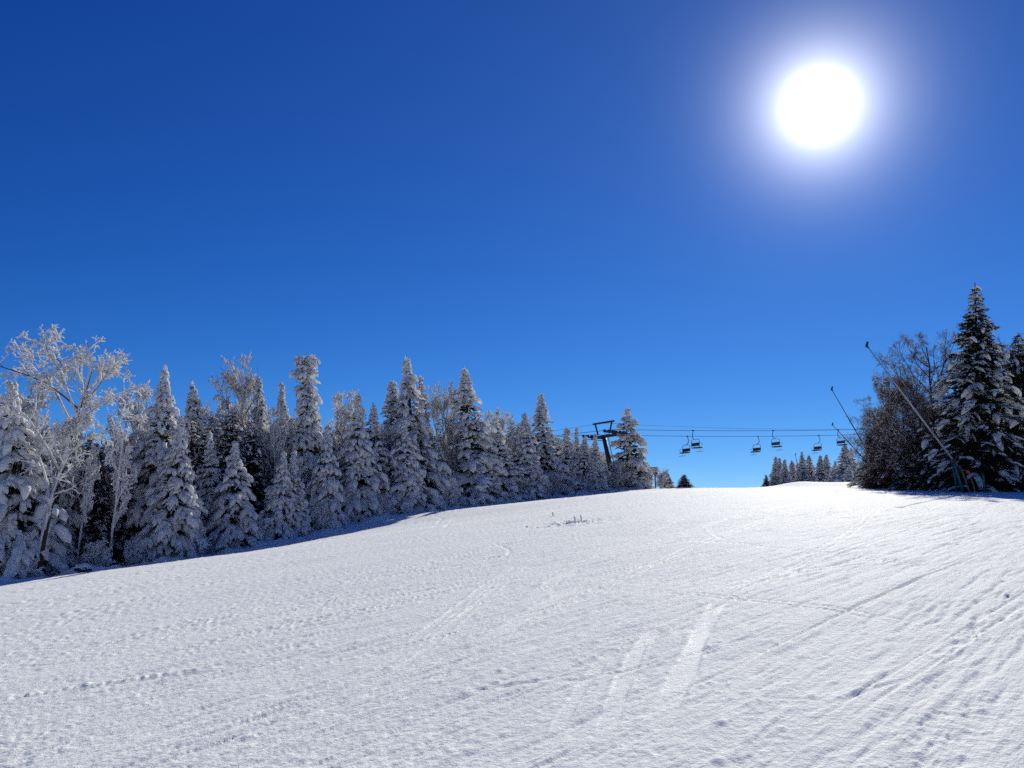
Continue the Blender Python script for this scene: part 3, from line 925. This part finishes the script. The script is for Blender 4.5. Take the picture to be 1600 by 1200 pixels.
for (px, back, H, lab) in [
    (40, .2, 2.4, 'low white frosted shrub under the broad spruce at the far left edge'),
    (160, .7, 1.7, 'low dim frosted shrub in the dark gap beside the rocks'),
    (300, .3, 2.0, 'white twiggy shrub between the bent-tipped and the twin-tipped spruce'),
    (222, .4, 1.6, 'white twiggy shrub at the foot of the tall pointed spruce'),
    (400, .6, 2.0, 'frosted shrub between the twin-tipped spruce and the finger-tipped pair'),
    (505, -.1, 1.8, 'white antler-like frosted shrub on the bank below the flat-topped spruce'),
    (602, .5, 1.6, 'frosted shrub between the white-spiked spruce and the short pointed spruce'),
    (692, .2, 2.6, 'frosted shrub in the gap left of the big wide spruce'),
    (712, .0, 1.7, 'low white shrub on the bank at the foot of the big wide spruce'),
    (808, .3, 2.2, 'brownish frosted shrub left of the foot of the close spruce pair'),
    (842, .0, 2.4, 'brownish frosted shrub right at the foot of the close spruce pair'),
    (866, .2, 2.6, 'brown frosted brush right of the close spruce pair'),
    (890, .0, 2.2, 'brown frosted brush under the thin spruces'),
    (920, .0, 2.2, 'frosted shrub at the foot of the small spruce before the mast'),
    (944, .4, 2.4, 'pale frosted shrub at the foot of the lift tower'),
    (960, .2, 3.2, 'pale frosted shrub between the lift tower and the ragged open spruce'),
    (984, .0, 2.8, 'pale frosted shrub under the ragged open spruce'),
    (1008, .6, 2.9, 'pale frosted shrub at the left of the sign post'),
]:
    Y = depth_edge(px) + back
    X = (px - 800) / F0 * Y * .99
    plant('brush' if px < 720 else 'brush2', X, Y, H, None, None, 0, lab, 'shrub', GS)
plant('brush2', (1033 - 800) / F0 * 104, 104, 2.6, None, None, 0, 'pale frosted shrub on the crest between the sign post and the small spruces', 'shrub', GS)

# rows behind the edge: they share one description
rg = np.random.RandomState(5)
FILL = 'snow-covered spruce in the shaded rows behind the front trees of the left wood'
for row_i, (back, step) in enumerate(((4.5, 30), (8.0, 30), (12.0, 34), (17.0, 42))):
    px = -30.0
    while px < 960:
        q = px + rg.uniform(-9, 9)
        Y = depth_edge(min(max(q, 0), 1000)) + back + rg.uniform(-1.2, 1.2)
        sky = np.interp(q, [-30, 60, 200, 300, 450, 560, 650, 760, 850, 960], [650, 660, 668, 625, 640, 655, 650, 672, 682, 712])
        row = sky + rg.uniform(0, 38)
        if row_i in (0, 2) and rg.rand() < .38 and q > 20:
            hero(str(rg.choice(['ash', 'ash2'])), q, row - 6, q, 0, rg.uniform(22, 34), 'frosted leafless tree in the shaded rows behind the front trees of the left wood', 'tree',
                 'leafless trees in the rows behind the left front trees', Y=Y)
            px += step * rg.uniform(.5, .8) * (52 / max(Y, 52)) ** .5
            continue
        hero(str(rg.choice(['shade', 'shade2', 'g', 'f', 'c', 'shade2'] if not 85 < q < 235 else ['dark', 'shade'])), q, row, q, 0, rg.uniform(34, 52) * 50 / Y * 1.15, FILL, 'spruce',
             'spruces in the rows behind the left front trees', Y=Y)
        px += step * rg.uniform(.8, 1.2) * (52 / max(Y, 52)) ** .5

# right-hand wood
GR = 'trees of the right-hand wood'
for a in [
    ('big', 1524, 441, 1530, 60, 98, 'huge dark spruce with snow on its boughs, tallest at the right of the photo', 'spruce'),
    ('dark', 1590, 520, 1600, 66, 70, 'dark spruce behind the huge spruce, cut by the right edge of the photo', 'spruce'),
    ('dark', 1475, 640, 1474, 64, 48, 'low dark spruce behind the boom of the big snow gun', 'spruce'),
    ('bare', 1452, 528, 1470, 66, 88, 'tall leafless brown tree with fanning twigs left of the huge spruce', 'tree'),
    ('bare2', 1405, 582, 1420, 68, 66, 'mid-height leafless brown tree under the boom of the big snow gun', 'tree'),
    ('bare2', 1372, 640, 1380, 76, 52, 'lower leafless brown tree where the lift ropes vanish', 'tree'),
    ('bare2', 1390, 598, 1396, 72, 52, 'rounded leafless brown tree at the left of the right-hand wood, before the thicket conifer', 'tree'),
    ('dark', 1385, 628, 1388, 75, 36, 'brown-green frosted conifer in the thicket at the left of the right-hand wood', 'conifer'),
    ('bare2', 1435, 610, 1440, 64, 60, 'leafless brown tree just below the middle of the big snow gun boom', 'tree'),
    ('bare2', 1358, 672, 1364, 73, 30, 'small feathery brown tree at the outermost left of the right-hand wood', 'tree'),
    ('dark', 1425, 655, 1424, 66, 40, 'short brown-green conifer inside the leafless thicket', 'conifer'),
    ('dark', 1362, 668, 1364, 80, 26, 'low frosted conifer at the outer left end of the right-hand wood', 'conifer'),
    ('bare', 1580, 530, 1585, 72, 70, 'leafless frosted tree behind the huge spruce, showing at its right shoulder', 'tree'),
    ('dark', 1555, 640, 1560, 64, 44, 'low dark conifer at the right foot of the huge spruce', 'conifer'),
    ('dark', 1500, 610, 1500, 70, 52, 'dark conifer behind the foot of the huge spruce', 'conifer'),
    ('dark', 1448, 625, 1450, 72, 46, 'dark conifer behind the leafless thicket, left of the huge spruce', 'conifer'),
    ('dark', 1640, 560, 1640, 60, 60, 'dark conifer just beyond the right edge of the photo', 'conifer'),
]:
    hero(a[0], a[1], a[2], a[3], 0, a[5], a[6], a[7], GR, Y=a[4])
FR = 'dark conifer in the shaded depth of the right-hand wood'
for k, px in enumerate((1385, 1410, 1440, 1465, 1490, 1515, 1545, 1575, 1605, 1640)):
    hero('dark', px, np.interp(px, [1385, 1440, 1500, 1640], [672, 650, 610, 600]) + (k % 3) * 14, px, 0, 48, FR, 'conifer', 'conifers in the depth of the right-hand wood', Y=76 + (k % 4) * 4)


# dry-leaved shrub, rocks, log
def leaf_shrub(px, Y, H, Wd, n, seed, label):
    X = (px - 800) / F0 * Y
    g = float(ground(X, Y))
    r = np.random.RandomState(seed)
    o = empty('brown_shrub', (X, Y, g - .05), label, 'shrub', 'rust-brown shrubs at the corner of the right wood')
    st = Acc(); lf = Acc()
    Pp, Rr = [], []
    for i in range(26):
        a = r.rand() * 6.28; s = r.uniform(.3, 1) * Wd
        e = np.array([math.cos(a) * s, math.sin(a) * s, H * r.uniform(.5, 1)])
        Pp.append([np.zeros(3), e * [.35, .35, .5], e * [.75, .75, .85], e]); Rr.append([.018, .014, .009, .004])
    st.add(tubes(np.array(Pp), np.array(Rr), 4))
    Pp = np.array(Pp)
    ii = r.randint(0, 26, n); f = r.uniform(.3, 1, n)
    pos = Pp[ii, 1] + (Pp[ii, 3] - Pp[ii, 1]) * f[:, None] + r.normal(0, .16, (n, 3))
    pos[:, 2] = np.maximum(pos[:, 2], .08)
    d = r.normal(0, 1, (n, 3)); d /= np.linalg.norm(d, axis=1, keepdims=True)
    w = np.cross(d, r.normal(0, 1, (n, 3))); w /= np.linalg.norm(w, axis=1, keepdims=True)
    V = np.stack([pos, pos + d * .05 + w * .025, pos + d * .11, pos + d * .05 - w * .025], 1).reshape(-1, 3)
    lf.add((V, np.arange(len(V)).reshape(-1, 4)))
    link_mesh('stem', st.mesh('stem'), M_BARK, o)
    link_mesh('foliage', lf.mesh('foliage', False), M_LEAF, o)


leaf_shrub(1362, 74, .9, .8, 1500, 1, 'small rust-brown leafy shrub at the outermost left corner of the right-hand wood')
leaf_shrub(1395, 72, 1.2, 1.3, 2200, 2, 'wider rust-red leafy shrub under the leafless thicket')


def rock(px, row, size, seed, label):
    p = hit(px, row)
    r = np.random.RandomState(seed)
    import bmesh
    bm = bmesh.new(); bmesh.ops.create_icosphere(bm, subdivisions=4, radius=1)
    for v in bm.verts:
        c = v.co
        k = 1 + .35 * float(pn(np.array([c.x * 1.4 + seed]), np.array([c.y * 1.4 + c.z]), 3)[0]) + .16 * float(pn(np.array([c.x * 4]), np.array([c.y * 4 + c.z * 3]), 4)[0])
        v.co = Vector((c.x * size[0] * k, c.y * size[1] * k, c.z * size[2] * k))
    me = bpy.data.meshes.new('rock'); bm.to_mesh(me)
    o = empty('rock', (p[0], p[1], p[2]), label, 'rock', 'dark rocks in the gap of the left wood')
    link_mesh('stone', me, M_ROCK, o)
    # snow on top: the upper cap of the same lump, a little larger
    top = [f for f in bm.faces if f.normal.z < .45 + .25 * float(pn(np.array([f.calc_center_median().x * 4]), np.array([f.calc_center_median().y * 4]), 5)[0])]
    bmesh.ops.delete(bm, geom=top, context='FACES')
    ext = bmesh.ops.extrude_face_region(bm, geom=bm.faces[:])
    for v in [g for g in ext['geom'] if isinstance(g, bmesh.types.BMVert)]:
        v.co.z += .10
    bmesh.ops.smooth_vert(bm, verts=bm.verts[:], factor=.4, use_axis_x=True, use_axis_y=True, use_axis_z=True)
    me2 = bpy.data.meshes.new('snow_cap'); bm.to_mesh(me2); bm.free()
    c = link_mesh('snow_cap', me2, M_SNOWLUMP, o); c.location = (0, 0, .01)


rock(95, 888, (.75, .6, .42), 1, 'big dark boulder leaning into the gap right of the birch trunk')
rock(131, 893, (.36, .4, .24), 2, 'small dark boulder beside the big one, nearer the slope')
rock(70, 898, (.35, .4, .3), 3, 'dark half-buried boulder beneath the birch')

# ---------------------------------------------------------------- chairlift
RD = np.array([math.cos(math.radians(35)), math.sin(math.radians(35)), 0])      # direction of travel, away to the right
RN = np.array([RD[1], -RD[0], 0])                                                # across the line, towards the camera
TY = 88.0
TX = (944 - 800) / F0 * TY
T0 = np.array([TX, TY, 0])


def on_line(px, row, off):
    """point of the vertical plane of a rope (off metres across from the line's middle) seen at (px,row)"""
    d = ray(px, row); c = T0 + RN * off
    t = (c - EYE).dot(RN) / d.dot(RN)
    return EYE + d * t


NEAR, FAR = 1.6, -1.6


def rope(name, pts, r, label, off):
    K = np.array([on_line(px, row, off) for px, row in pts])
    s = (K - T0).dot(RD); o = np.argsort(s); K, s = K[o], s[o]
    ss = np.linspace(s[0], s[-1], 60)
    # smooth sag through the given points
    c = np.polyfit(s[s > -1], K[s > -1][:, 2], 2) if (s > -1).sum() > 2 else None
    z = np.interp(ss, s, K[:, 2])
    if c is not None: z = np.where(ss > 0, np.polyval(c, ss), np.polyval(c, 0) + (ss) * (np.interp(-1, s, K[:, 2]) - np.interp(-9, s, K[:, 2])) / 8)
    Pp = T0[None] + RD[None] * ss[:, None] + RN[None] * off
    Pp[:, 2] = z
    ob = MB().tube(list(Pp), r, 6).build(name, M_BLACK, None, True)
    tag(ob, label, 'cable', 'cables of the chairlift')
    return lambda x: float(np.interp(x, ss, z))


zn = rope('haul_rope', [(830, 684), (900, 677), (955, 671), (1010, 671.5), (1110, 673), (1210, 673.5), (1310, 671.5), (1380, 670), (1470, 667)], .026,
          'upper one of the two chair-carrying ropes, with the nearer row of chairs', NEAR)
zf = rope('haul_rope', [(830, 686), (880, 681), (925, 679), (1010, 681), (1110, 682), (1210, 682), (1310, 679.5), (1380, 677.5), (1470, 674)], .026,
          'lower one of the two chair-carrying ropes, with the farther row of chairs', FAR)
rope('signal_cable', [(830, 677), (870, 671), (938, 660), (1010, 665), (1110, 668.5), (1210, 670.5), (1310, 670), (1380, 669), (1470, 665)], .014,
     'thin single cable running above the two chair-carrying ropes', 0.0)


def chair():
    """local x = travel, y = across (towards RN), z up, origin on the rope"""
    o = empty('lift_chair', (0, 0, 0), '', 'chairlift chair', 'chairs hanging on the chairlift')
    MB().box((0, 0, .02), (.26, .10, .12)).tube([(-.16, 0, .0), (.16, 0, .0)], .055, 8).build('grip', M_STEEL, o, bevel=.01)
    MB().tube([(0, 0, -.02), (0, .05, -.25), (0, .14, -.50), (0, .12, -.68), (0, -.02, -.82), (0, -.16, -.90), (0, -.26, -.94)],
              [.035, .035, .038, .04, .04, .04, .04], 8).build('hanger', M_STEEL, o, True)
    cy = -.26; w = .56
    MB().tube([(.02, cy - w, -1.84), (.0, cy - w, -1.20), (.0, cy - w + .07, -1.02), (.0, cy - w + .25, -.95), (.0, cy, -.93),
               (.0, cy + w - .25, -.95), (.0, cy + w - .07, -1.02), (.0, cy + w, -1.20), (.02, cy + w, -1.84)], .028, 8).build('bail', M_STEEL, o, True)
    MB().box((-.03, cy, -1.50), (.06, 2 * w - .02, .34)).build('backrest', M_BLACK, o, bevel=.015)
    se = MB().box((.27, cy, -1.84), (.56, 2 * w - .06, .09)).build('seat', M_BLACK, o, bevel=.02)
    MB().box((.27, cy, -1.765), (.46, 2 * w - .16, .05)).build('snow', M_SNOWLUMP, se, bevel=.02)
    for s in (-1, 1):
        MB().tube([(.0, cy + s * (w + .035), -1.36), (.28, cy + s * (w + .035), -1.44), (.50, cy + s * (w + .035), -1.58)], .020, 6).build('armrest', M_STEEL, o, True)
    MB().tube([(.50, cy - .05, -1.88), (.62, cy - .05, -2.18)], .016, 6).tube([(.62, cy - .50, -2.2), (.62, cy + .50, -2.2)], .022, 6) \
        .build('footrest', M_STEEL, o, True)
    return o


c0 = chair(); used = False
for px, off, lab in [
    (1083, NEAR, 'chair on the upper rope of the overlapping pair nearest the lift tower'),
    (1208, NEAR, 'chair on the upper rope in the middle of the sky gap'),
    (1310, NEAR, 'chair on the upper rope closest to the brown thicket, behind the lower snow gun boom'),
    (1074, FAR, 'chair on the lower rope of the overlapping pair nearest the lift tower'),
    (1184, FAR, 'chair on the lower rope in the middle of the sky gap, seat pointing left'),
    (1279, FAR, 'chair on the lower rope second from the brown thicket, above the dark pointed spruces'),
]:
    p = on_line(px, 675, off); s = (p - T0).dot(RD)
    o = c0 if not used else copy_tree(c0); used = True
    o.location = (p[0], p[1], (zn if off > 0 else zf)(s))
    o.rotation_euler = (0, 0, math.radians(35) + (math.pi if off < 0 else 0))
    # RN is the local -y side once the frame is turned by 35 degrees
    o.scale = (1, -1 if False else 1, 1)
    o['label'] = lab

# tower
tb = float(ground(TX + .9, TY))
tw = empty('lift_tower', (TX + .55, TY, tb - .3), 'dark steel chairlift tower with crossarm and sheaves among the frosted trees', 'lift tower')
ZR = (zn(0) + zf(0)) / 2                                    # height of the ropes at the tower
zl = ZR - (tb - .3)


def tl(along, across, up, lx=-.55):
    """tower-local point; lx brings the tilted mast's head over the line"""
    p = RD * along + RN * across
    return (p[0] + lx, p[1], up)


MB().tube([(.45, 0, 0), (.02, 0, zl * .45), (-.55, 0, zl - .35)], [.26, .24, .21], 14).build('mast', M_STEEL, tw, True)
MB().tube([(.38, 0, zl * .10), (.24, 0, zl * .24)], [.275, .272], 14).build('painted_band', M_CONC, tw, True)
MB().beam(tl(0, -1.85, zl - .42), tl(0, 1.85, zl - .42), .24, .26).build('crossarm', M_STEEL, tw, bevel=.02)
MB().beam(tl(0, -1.6, zl + .98), tl(0, 1.6, zl + .98), .17, .17).build('lifting_beam', M_STEEL, tw, bevel=.02)
for s in (-1, 1):
    MB().beam(tl(0, s * .85, zl - .2), tl(0, s * 1.25, zl + .9), .13, .13).build('lifting_strut', M_STEEL, tw, bevel=.02)
for off, zz in ((NEAR, zn(0)), (FAR, zf(0))):
    zt = zz - (tb - .3)
    sa = MB().beam(tl(-1.3, off, zt - .28), tl(1.3, off, zt - .28), .12, .16).beam(tl(-.05, off, zt - .45), tl(.05, off, zt - .1), .3, .3) \
        .build('sheave_assembly', M_STEEL, tw, bevel=.02)
    for k in range(6):
        a = -1.25 + k * .5
        c = np.array(tl(a, off, zt - .20))
        MB().tube([c - RN * .07, c - RN * .03, c + RN * .03, c + RN * .07], [.16, .13, .13, .16], 16).build('wheel', M_BLACK, sa)
    MB().tube([tl(-1.5, off + .25, zt - .55), tl(1.5, off + .25, zt - .55)], .035, 6).build('catwalk_rail', M_STEEL, sa)
ld = MB()
for s in (-.17, .17):
    ld.tube([(.45 + .42, -.1 + s, .4), (.02 + .42, -.1 + s, zl * .45), (-.55 + .42, -.1 + s, zl - .5)], .022, 6)
for k in range(22):
    f = k / 21 * .9 + .06
    x = (.45 + (.02 - .45) * f / .45 if f < .45 else .02 + (-.57) * (f - .45) / .55) + .42
    ld.tube([(x, -.27, zl * f), (x, .07, zl * f)], .016, 6)
ld.build('ladder', M_GALV, tw)

# sign
SY = 93.0
SX = (1023 - 800) / F0 * SY
sg = float(ground(SX, SY))
sgo = empty('trail_sign', (SX, SY, sg - .2), 'dark grey sign board on a single post at the crest, right of the frosted trees', 'sign')
hh = at(1023, 730, SY)[2] - (sg - .2)
MB().box((0, 0, hh / 2), (.12, .12, hh)).build('post', M_BLACK, sgo, bevel=.01)
MB().box((-.46, -.09, hh - .42), (1.05, .04, .66)).build('board', M_BOARD, sgo, bevel=.008)
fr = MB().box((-.40, -.09, hh - .045), (1.24, .07, .085)).box((-.46, -.09, hh - .78), (1.1, .06, .06)).box((.14, -.09, hh - .42), (.16, .06, .66))
fr.build('frame', M_STEEL, sgo, bevel=.005)


# ---------------------------------------------------------------- snow guns
def snow_gun(bpx, Y, hinge_px, hinge_row, tip_px, tip_row, label, dY=0.0, thick=1.0, full=False):
    X = (bpx - 800) / F0 * Y
    g = float(ground(X, Y))
    o = empty('snow_gun', (X, Y, g - .1), label, 'snow gun', 'tower snow guns on the right')
    b = np.array([X, Y, g - .1])
    h = at(hinge_px, hinge_row, Y) - b; t = at(tip_px, tip_row, Y + dY) - b
    d = (t - h) / np.linalg.norm(t - h)
    MB().tube([(0, 0, -.2), (h[0] * .5, 0, h[2] * .5), (h[0], h[1], h[2])], [.085, .08, .075], 10).build('post', M_TEAL if full else M_STEEL, o, True)
    MB().tube([h - d * .5, h + d * .4, h + (t - h) * .55, h + (t - h) * .56, t], [.075 * thick, .075 * thick, .062 * thick, .045 * thick, .035 * thick], 10) \
        .build('boom', M_GALV if full else M_STEEL, o, True)
    up = np.array([-d[2], 0, d[0]])
    up = up if up[2] > 0 else -up
    hd = MB().tube([t - d * .15, t + d * .10], [.05, .065], 10).tube([t + d * .02, t + d * .08 + np.array([.08, 0, .22])], [.06, .075], 10) \
        .tube([t + d * .05 - np.array([.04, 0, .1]), t + d * .05 + np.array([.02, 0, .1])], .07, 10)
    hd.build('nozzle_head', M_BLACK, o, True)
    MB().box(h, (.24, .26, .30)).tube([h + np.array([0, -.2, 0]), h + np.array([0, .2, 0])], .07, 10).build('hinge', M_STEEL, o, bevel=.02)
    if full:
        MB().tube([h - d * .45, h - d * .7 + np.array([.05, -.05, -.08]), h + np.array([.30, -.12, -.30]), h + np.array([.48, -.15, -.95]), h + np.array([.66, -.18, -1.7]),
                   np.array([h[0] + .74, -.2, .0])], .055, 8).build('hose', M_WOOD, o, True)
        MB().tube([(h[0] - .05, .12, h[2] - .2), (h[0] + .1, .2, h[2] * .5), (h[0] + .15, .25, 0)], .05, 8).build('brace', M_TEAL, o, True)
    return o


snow_gun(1501, 56, 1490, 720, 1355, 541, 'large snow gun with a long slanting pipe boom in front of the right-hand wood', dY=-1.5, thick=.85, full=True)
snow_gun(1366, 79, 1357, 708, 1300, 609, 'snow gun whose thin boom crosses both lift ropes left of the brown thicket', thick=.8)
snow_gun(1358, 108, 1349, 716, 1301, 664, 'snow gun with its boom crossing in front of the last chair on the upper rope', thick=1.0)
snow_gun(1249, 150, 1247, 730, 1243, 711, 'tiny far snow gun sticking up behind the crest clump of spruces', thick=1.0)

# marker and teal post under the huge spruce
mx, my = (1515 - 800) / F0 * 55, 55.0
mg = float(ground(mx, my))
mk = empty('marker_stake', (mx, my, mg - .1), 'leaning bamboo stake with a round red marker disc beside the large snow gun', 'marker')
mt = at(1512, 738, my) - np.array([mx, my, mg - .1])
MB().tube([(.18, 0, 0), (.10, 0, mt[2] * .45), (mt[0] + .02, 0, mt[2] + .15)], [.03, .028, .022], 8).build('stake', M_BAMBOO, mk, True)
MB().tube([(mt[0], -.07, mt[2]), (mt[0], -.055, mt[2]), (mt[0], -.035, mt[2])], [.10, .125, .12], 20).build('disc', M_RED, mk)
px_, py_ = (1534 - 800) / F0 * 56.5, 56.5
pg = float(ground(px_, py_))
ph = at(1534, 741, py_)[2] - pg
tp = empty('hydrant_post', (px_, py_, pg - .1), 'short teal pipe post standing in the shade right of the red marker disc', 'post')
MB().tube([(0, 0, -.1), (0, 0, ph * .95), (0, 0, ph + .1)], [.075, .07, .068], 12).build('pipe', M_TEAL, tp, True)
MB().tube([(0, 0, ph + .1), (0, 0, ph + .16)], [.09, .085], 12).build('cap', M_STEEL, tp)

# broken crust with frosted stalks on the upper slope
pc = hit(896, 817)
rg2 = np.random.RandomState(3)
cl = Acc()
for k in range(90):
    a, rr = rg2.rand() * 6.28, abs(rg2.normal(0, .62))
    x, y = pc[0] + math.cos(a) * rr * 1.2, pc[1] + math.sin(a) * rr * 1.2
    z = float(ground(x, y)) + .02
    s = rg2.uniform(.010, .034)
    d = rg2.normal(0, 1, 3) * [1, 1, .4]; d /= np.linalg.norm(d)
    pts = np.array([[x, y, z]]) + d[None] * np.array([-1, -.6, 0, .6, 1])[:, None] * s * 1.3
    cl.add(tubes(pts[None], (np.array([.02, .8, 1, .75, .02]) * s * rg2.uniform(.7, 1.2, 5))[None], 6))
tag(link_mesh('snow_clods', cl.mesh('snow_clods', False), M_SNOWLUMP), 'rough patch of broken snow clods high on the open slope', 'snow clods', kind='stuff')
for k, (px, row, h) in enumerate(((898, 808, .22), (908, 808, .25), (864, 799, .18))):
    p = hit(px, row + 7)
    o = empty('frosted_stalk', (p[0], p[1], p[2] - .03),
              ('thin frosted stalk, left one of two standing in the broken snow patch', 'thin frosted stalk, right one of two standing in the broken snow patch',
               'short frosted stalk alone on the slope left of the broken snow patch')[k], 'stalk', 'frosted stalks in the slope')
    MB().tube([(0, 0, -.05), (.02, 0, h * .5), (-.01, 0, h)], [.014, .011, .006], 6).build('stem', M_TWIG, o, True)
    MB().tube([(-.012, -.01, h * .1), (.008, -.01, h * .5), (-.02, -.01, h * .9), (-.02, -.01, h * 1.06)], [.02, .035, .03, .004], 6).build('rime', M_RIME, o, True)

# ---------------------------------------------------------------- sky, sun, camera
sd = ray(1280, 165); sd = sd / np.linalg.norm(sd)
ELEV = math.asin(sd[2]); AZ = math.atan2(sd[0], sd[1])
w = bpy.data.worlds.new('World'); sc.world = w; w.use_nodes = True
nt = w.node_tree; nd = nt.nodes; L = nt.links
bg = nd['Background']
sky = nd.new('ShaderNodeTexSky'); sky.sky_type = 'NISHITA'; sky.sun_disc = False
sky.sun_elevation = ELEV; sky.sun_rotation = AZ
sky.altitude = 2600; sky.air_density = 1.0; sky.dust_density = 0.04; sky.ozone_density = 3.0
hsv = nd.new('ShaderNodeHueSaturation'); hsv.inputs['Saturation'].default_value = 1.18; hsv.inputs['Value'].default_value = 1.0
L.new(sky.outputs['Color'], hsv.inputs['Color'])
# the sun's own glare in the sky: a bright core that falls off with the angle from the sun
tc = nd.new('ShaderNodeTexCoord')
dot = nd.new('ShaderNodeVectorMath'); dot.operation = 'DOT_PRODUCT'; dot.inputs[1].default_value = tuple(sd)
nrm = nd.new('ShaderNodeVectorMath'); nrm.operation = 'NORMALIZE'
L.new(tc.outputs['Generated'], nrm.inputs[0]); L.new(nrm.outputs[0], dot.inputs[0])
ac = nd.new('ShaderNodeMath'); ac.operation = 'ARCCOSINE'; L.new(dot.outputs['Value'], ac.inputs[0])


def expo(k, amp, p=1.0):
    a = nd.new('ShaderNodeMath'); a.operation = 'DIVIDE'; a.inputs[1].default_value = math.radians(k); L.new(ac.outputs[0], a.inputs[0])
    if p != 1:
        q = nd.new('ShaderNodeMath'); q.operation = 'POWER'; q.inputs[1].default_value = p; L.new(a.outputs[0], q.inputs[0]); a = q
    b = nd.new('ShaderNodeMath'); b.operation = 'MULTIPLY'; b.inputs[1].default_value = -1; L.new(a.outputs[0], b.inputs[0])
    c = nd.new('ShaderNodeMath'); c.operation = 'EXPONENT'; L.new(b.outputs[0], c.inputs[0])
    d = nd.new('ShaderNodeMath'); d.operation = 'MULTIPLY'; d.inputs[1].default_value = amp; L.new(c.outputs[0], d.inputs[0])
    return d


SKY_STR = 0.10
g1 = expo(1.2, 20, 2.0); g2 = expo(1.65, 28); g3 = expo(15.0, .65)
s1 = nd.new('ShaderNodeMath'); s1.operation = 'ADD'; L.new(g1.outputs[0], s1.inputs[0]); L.new(g2.outputs[0], s1.inputs[1])
gw = nd.new('ShaderNodeVectorMath'); gw.operation = 'SCALE'; gw.inputs[0].default_value = (1, 1, 1.02); L.new(s1.outputs[0], gw.inputs['Scale'])
gb = nd.new('ShaderNodeVectorMath'); gb.operation = 'SCALE'; gb.inputs[0].default_value = (.62, .92, 1.15); L.new(g3.outputs[0], gb.inputs['Scale'])
gl = nd.new('ShaderNodeVectorMath'); gl.operation = 'ADD'; L.new(gw.outputs[0], gl.inputs[0]); L.new(gb.outputs[0], gl.inputs[1])
sep = nd.new('ShaderNodeSeparateColor'); tint = nd.new('ShaderNodeCombineColor'); L.new(hsv.outputs['Color'], sep.inputs[0])
for ch, (pw, am) in enumerate(((1.62, .56), (1.30, .555), (1.03, .71))):        # thin clear mountain air: deeper blue than at sea level
    a = nd.new('ShaderNodeMath'); a.operation = 'MULTIPLY'; a.inputs[1].default_value = SKY_STR; L.new(sep.outputs[ch], a.inputs[0])
    b = nd.new('ShaderNodeMath'); b.operation = 'POWER'; b.inputs[1].default_value = pw; L.new(a.outputs[0], b.inputs[0])
    c = nd.new('ShaderNodeMath'); c.operation = 'MULTIPLY'; c.inputs[1].default_value = am / SKY_STR; L.new(b.outputs[0], c.inputs[0])
    L.new(c.outputs[0], tint.inputs[ch])
ad = nd.new('ShaderNodeVectorMath'); ad.operation = 'ADD'; L.new(tint.outputs[0], ad.inputs[0]); L.new(gl.outputs[0], ad.inputs[1])
L.new(ad.outputs[0], bg.inputs['Color']); bg.inputs['Strength'].default_value = SKY_STR

sl = bpy.data.lights.new('sun', 'SUN'); sl.energy = 5.0; sl.angle = math.radians(.53); sl.color = (1.0, .985, .86)
so = bpy.data.objects.new('sun', sl); COL.objects.link(so)
so.rotation_euler = Vector(tuple(-sd)).to_track_quat('-Z', 'Y').to_euler()
so.location = (40, 100, 60)

cam = bpy.data.cameras.new('camera'); co = bpy.data.objects.new('camera', cam); COL.objects.link(co)
co.location = tuple(EYE); co.rotation_euler = (math.radians(90) + PITCH, 0, 0)
cam.sensor_width = 36; cam.lens = F0 / W0 * 36; cam.clip_end = 3000; cam.clip_start = .05
sc.camera = co
sc.view_settings.view_transform = 'Standard'; sc.view_settings.look = 'None'; sc.view_settings.gamma = 1
sc.view_settings.exposure = 0.28
sc.cycles.use_denoising = False
sc.cycles.max_bounces = 9; sc.cycles.diffuse_bounces = 6; sc.cycles.transmission_bounces = 6; sc.cycles.transparent_max_bounces = 4
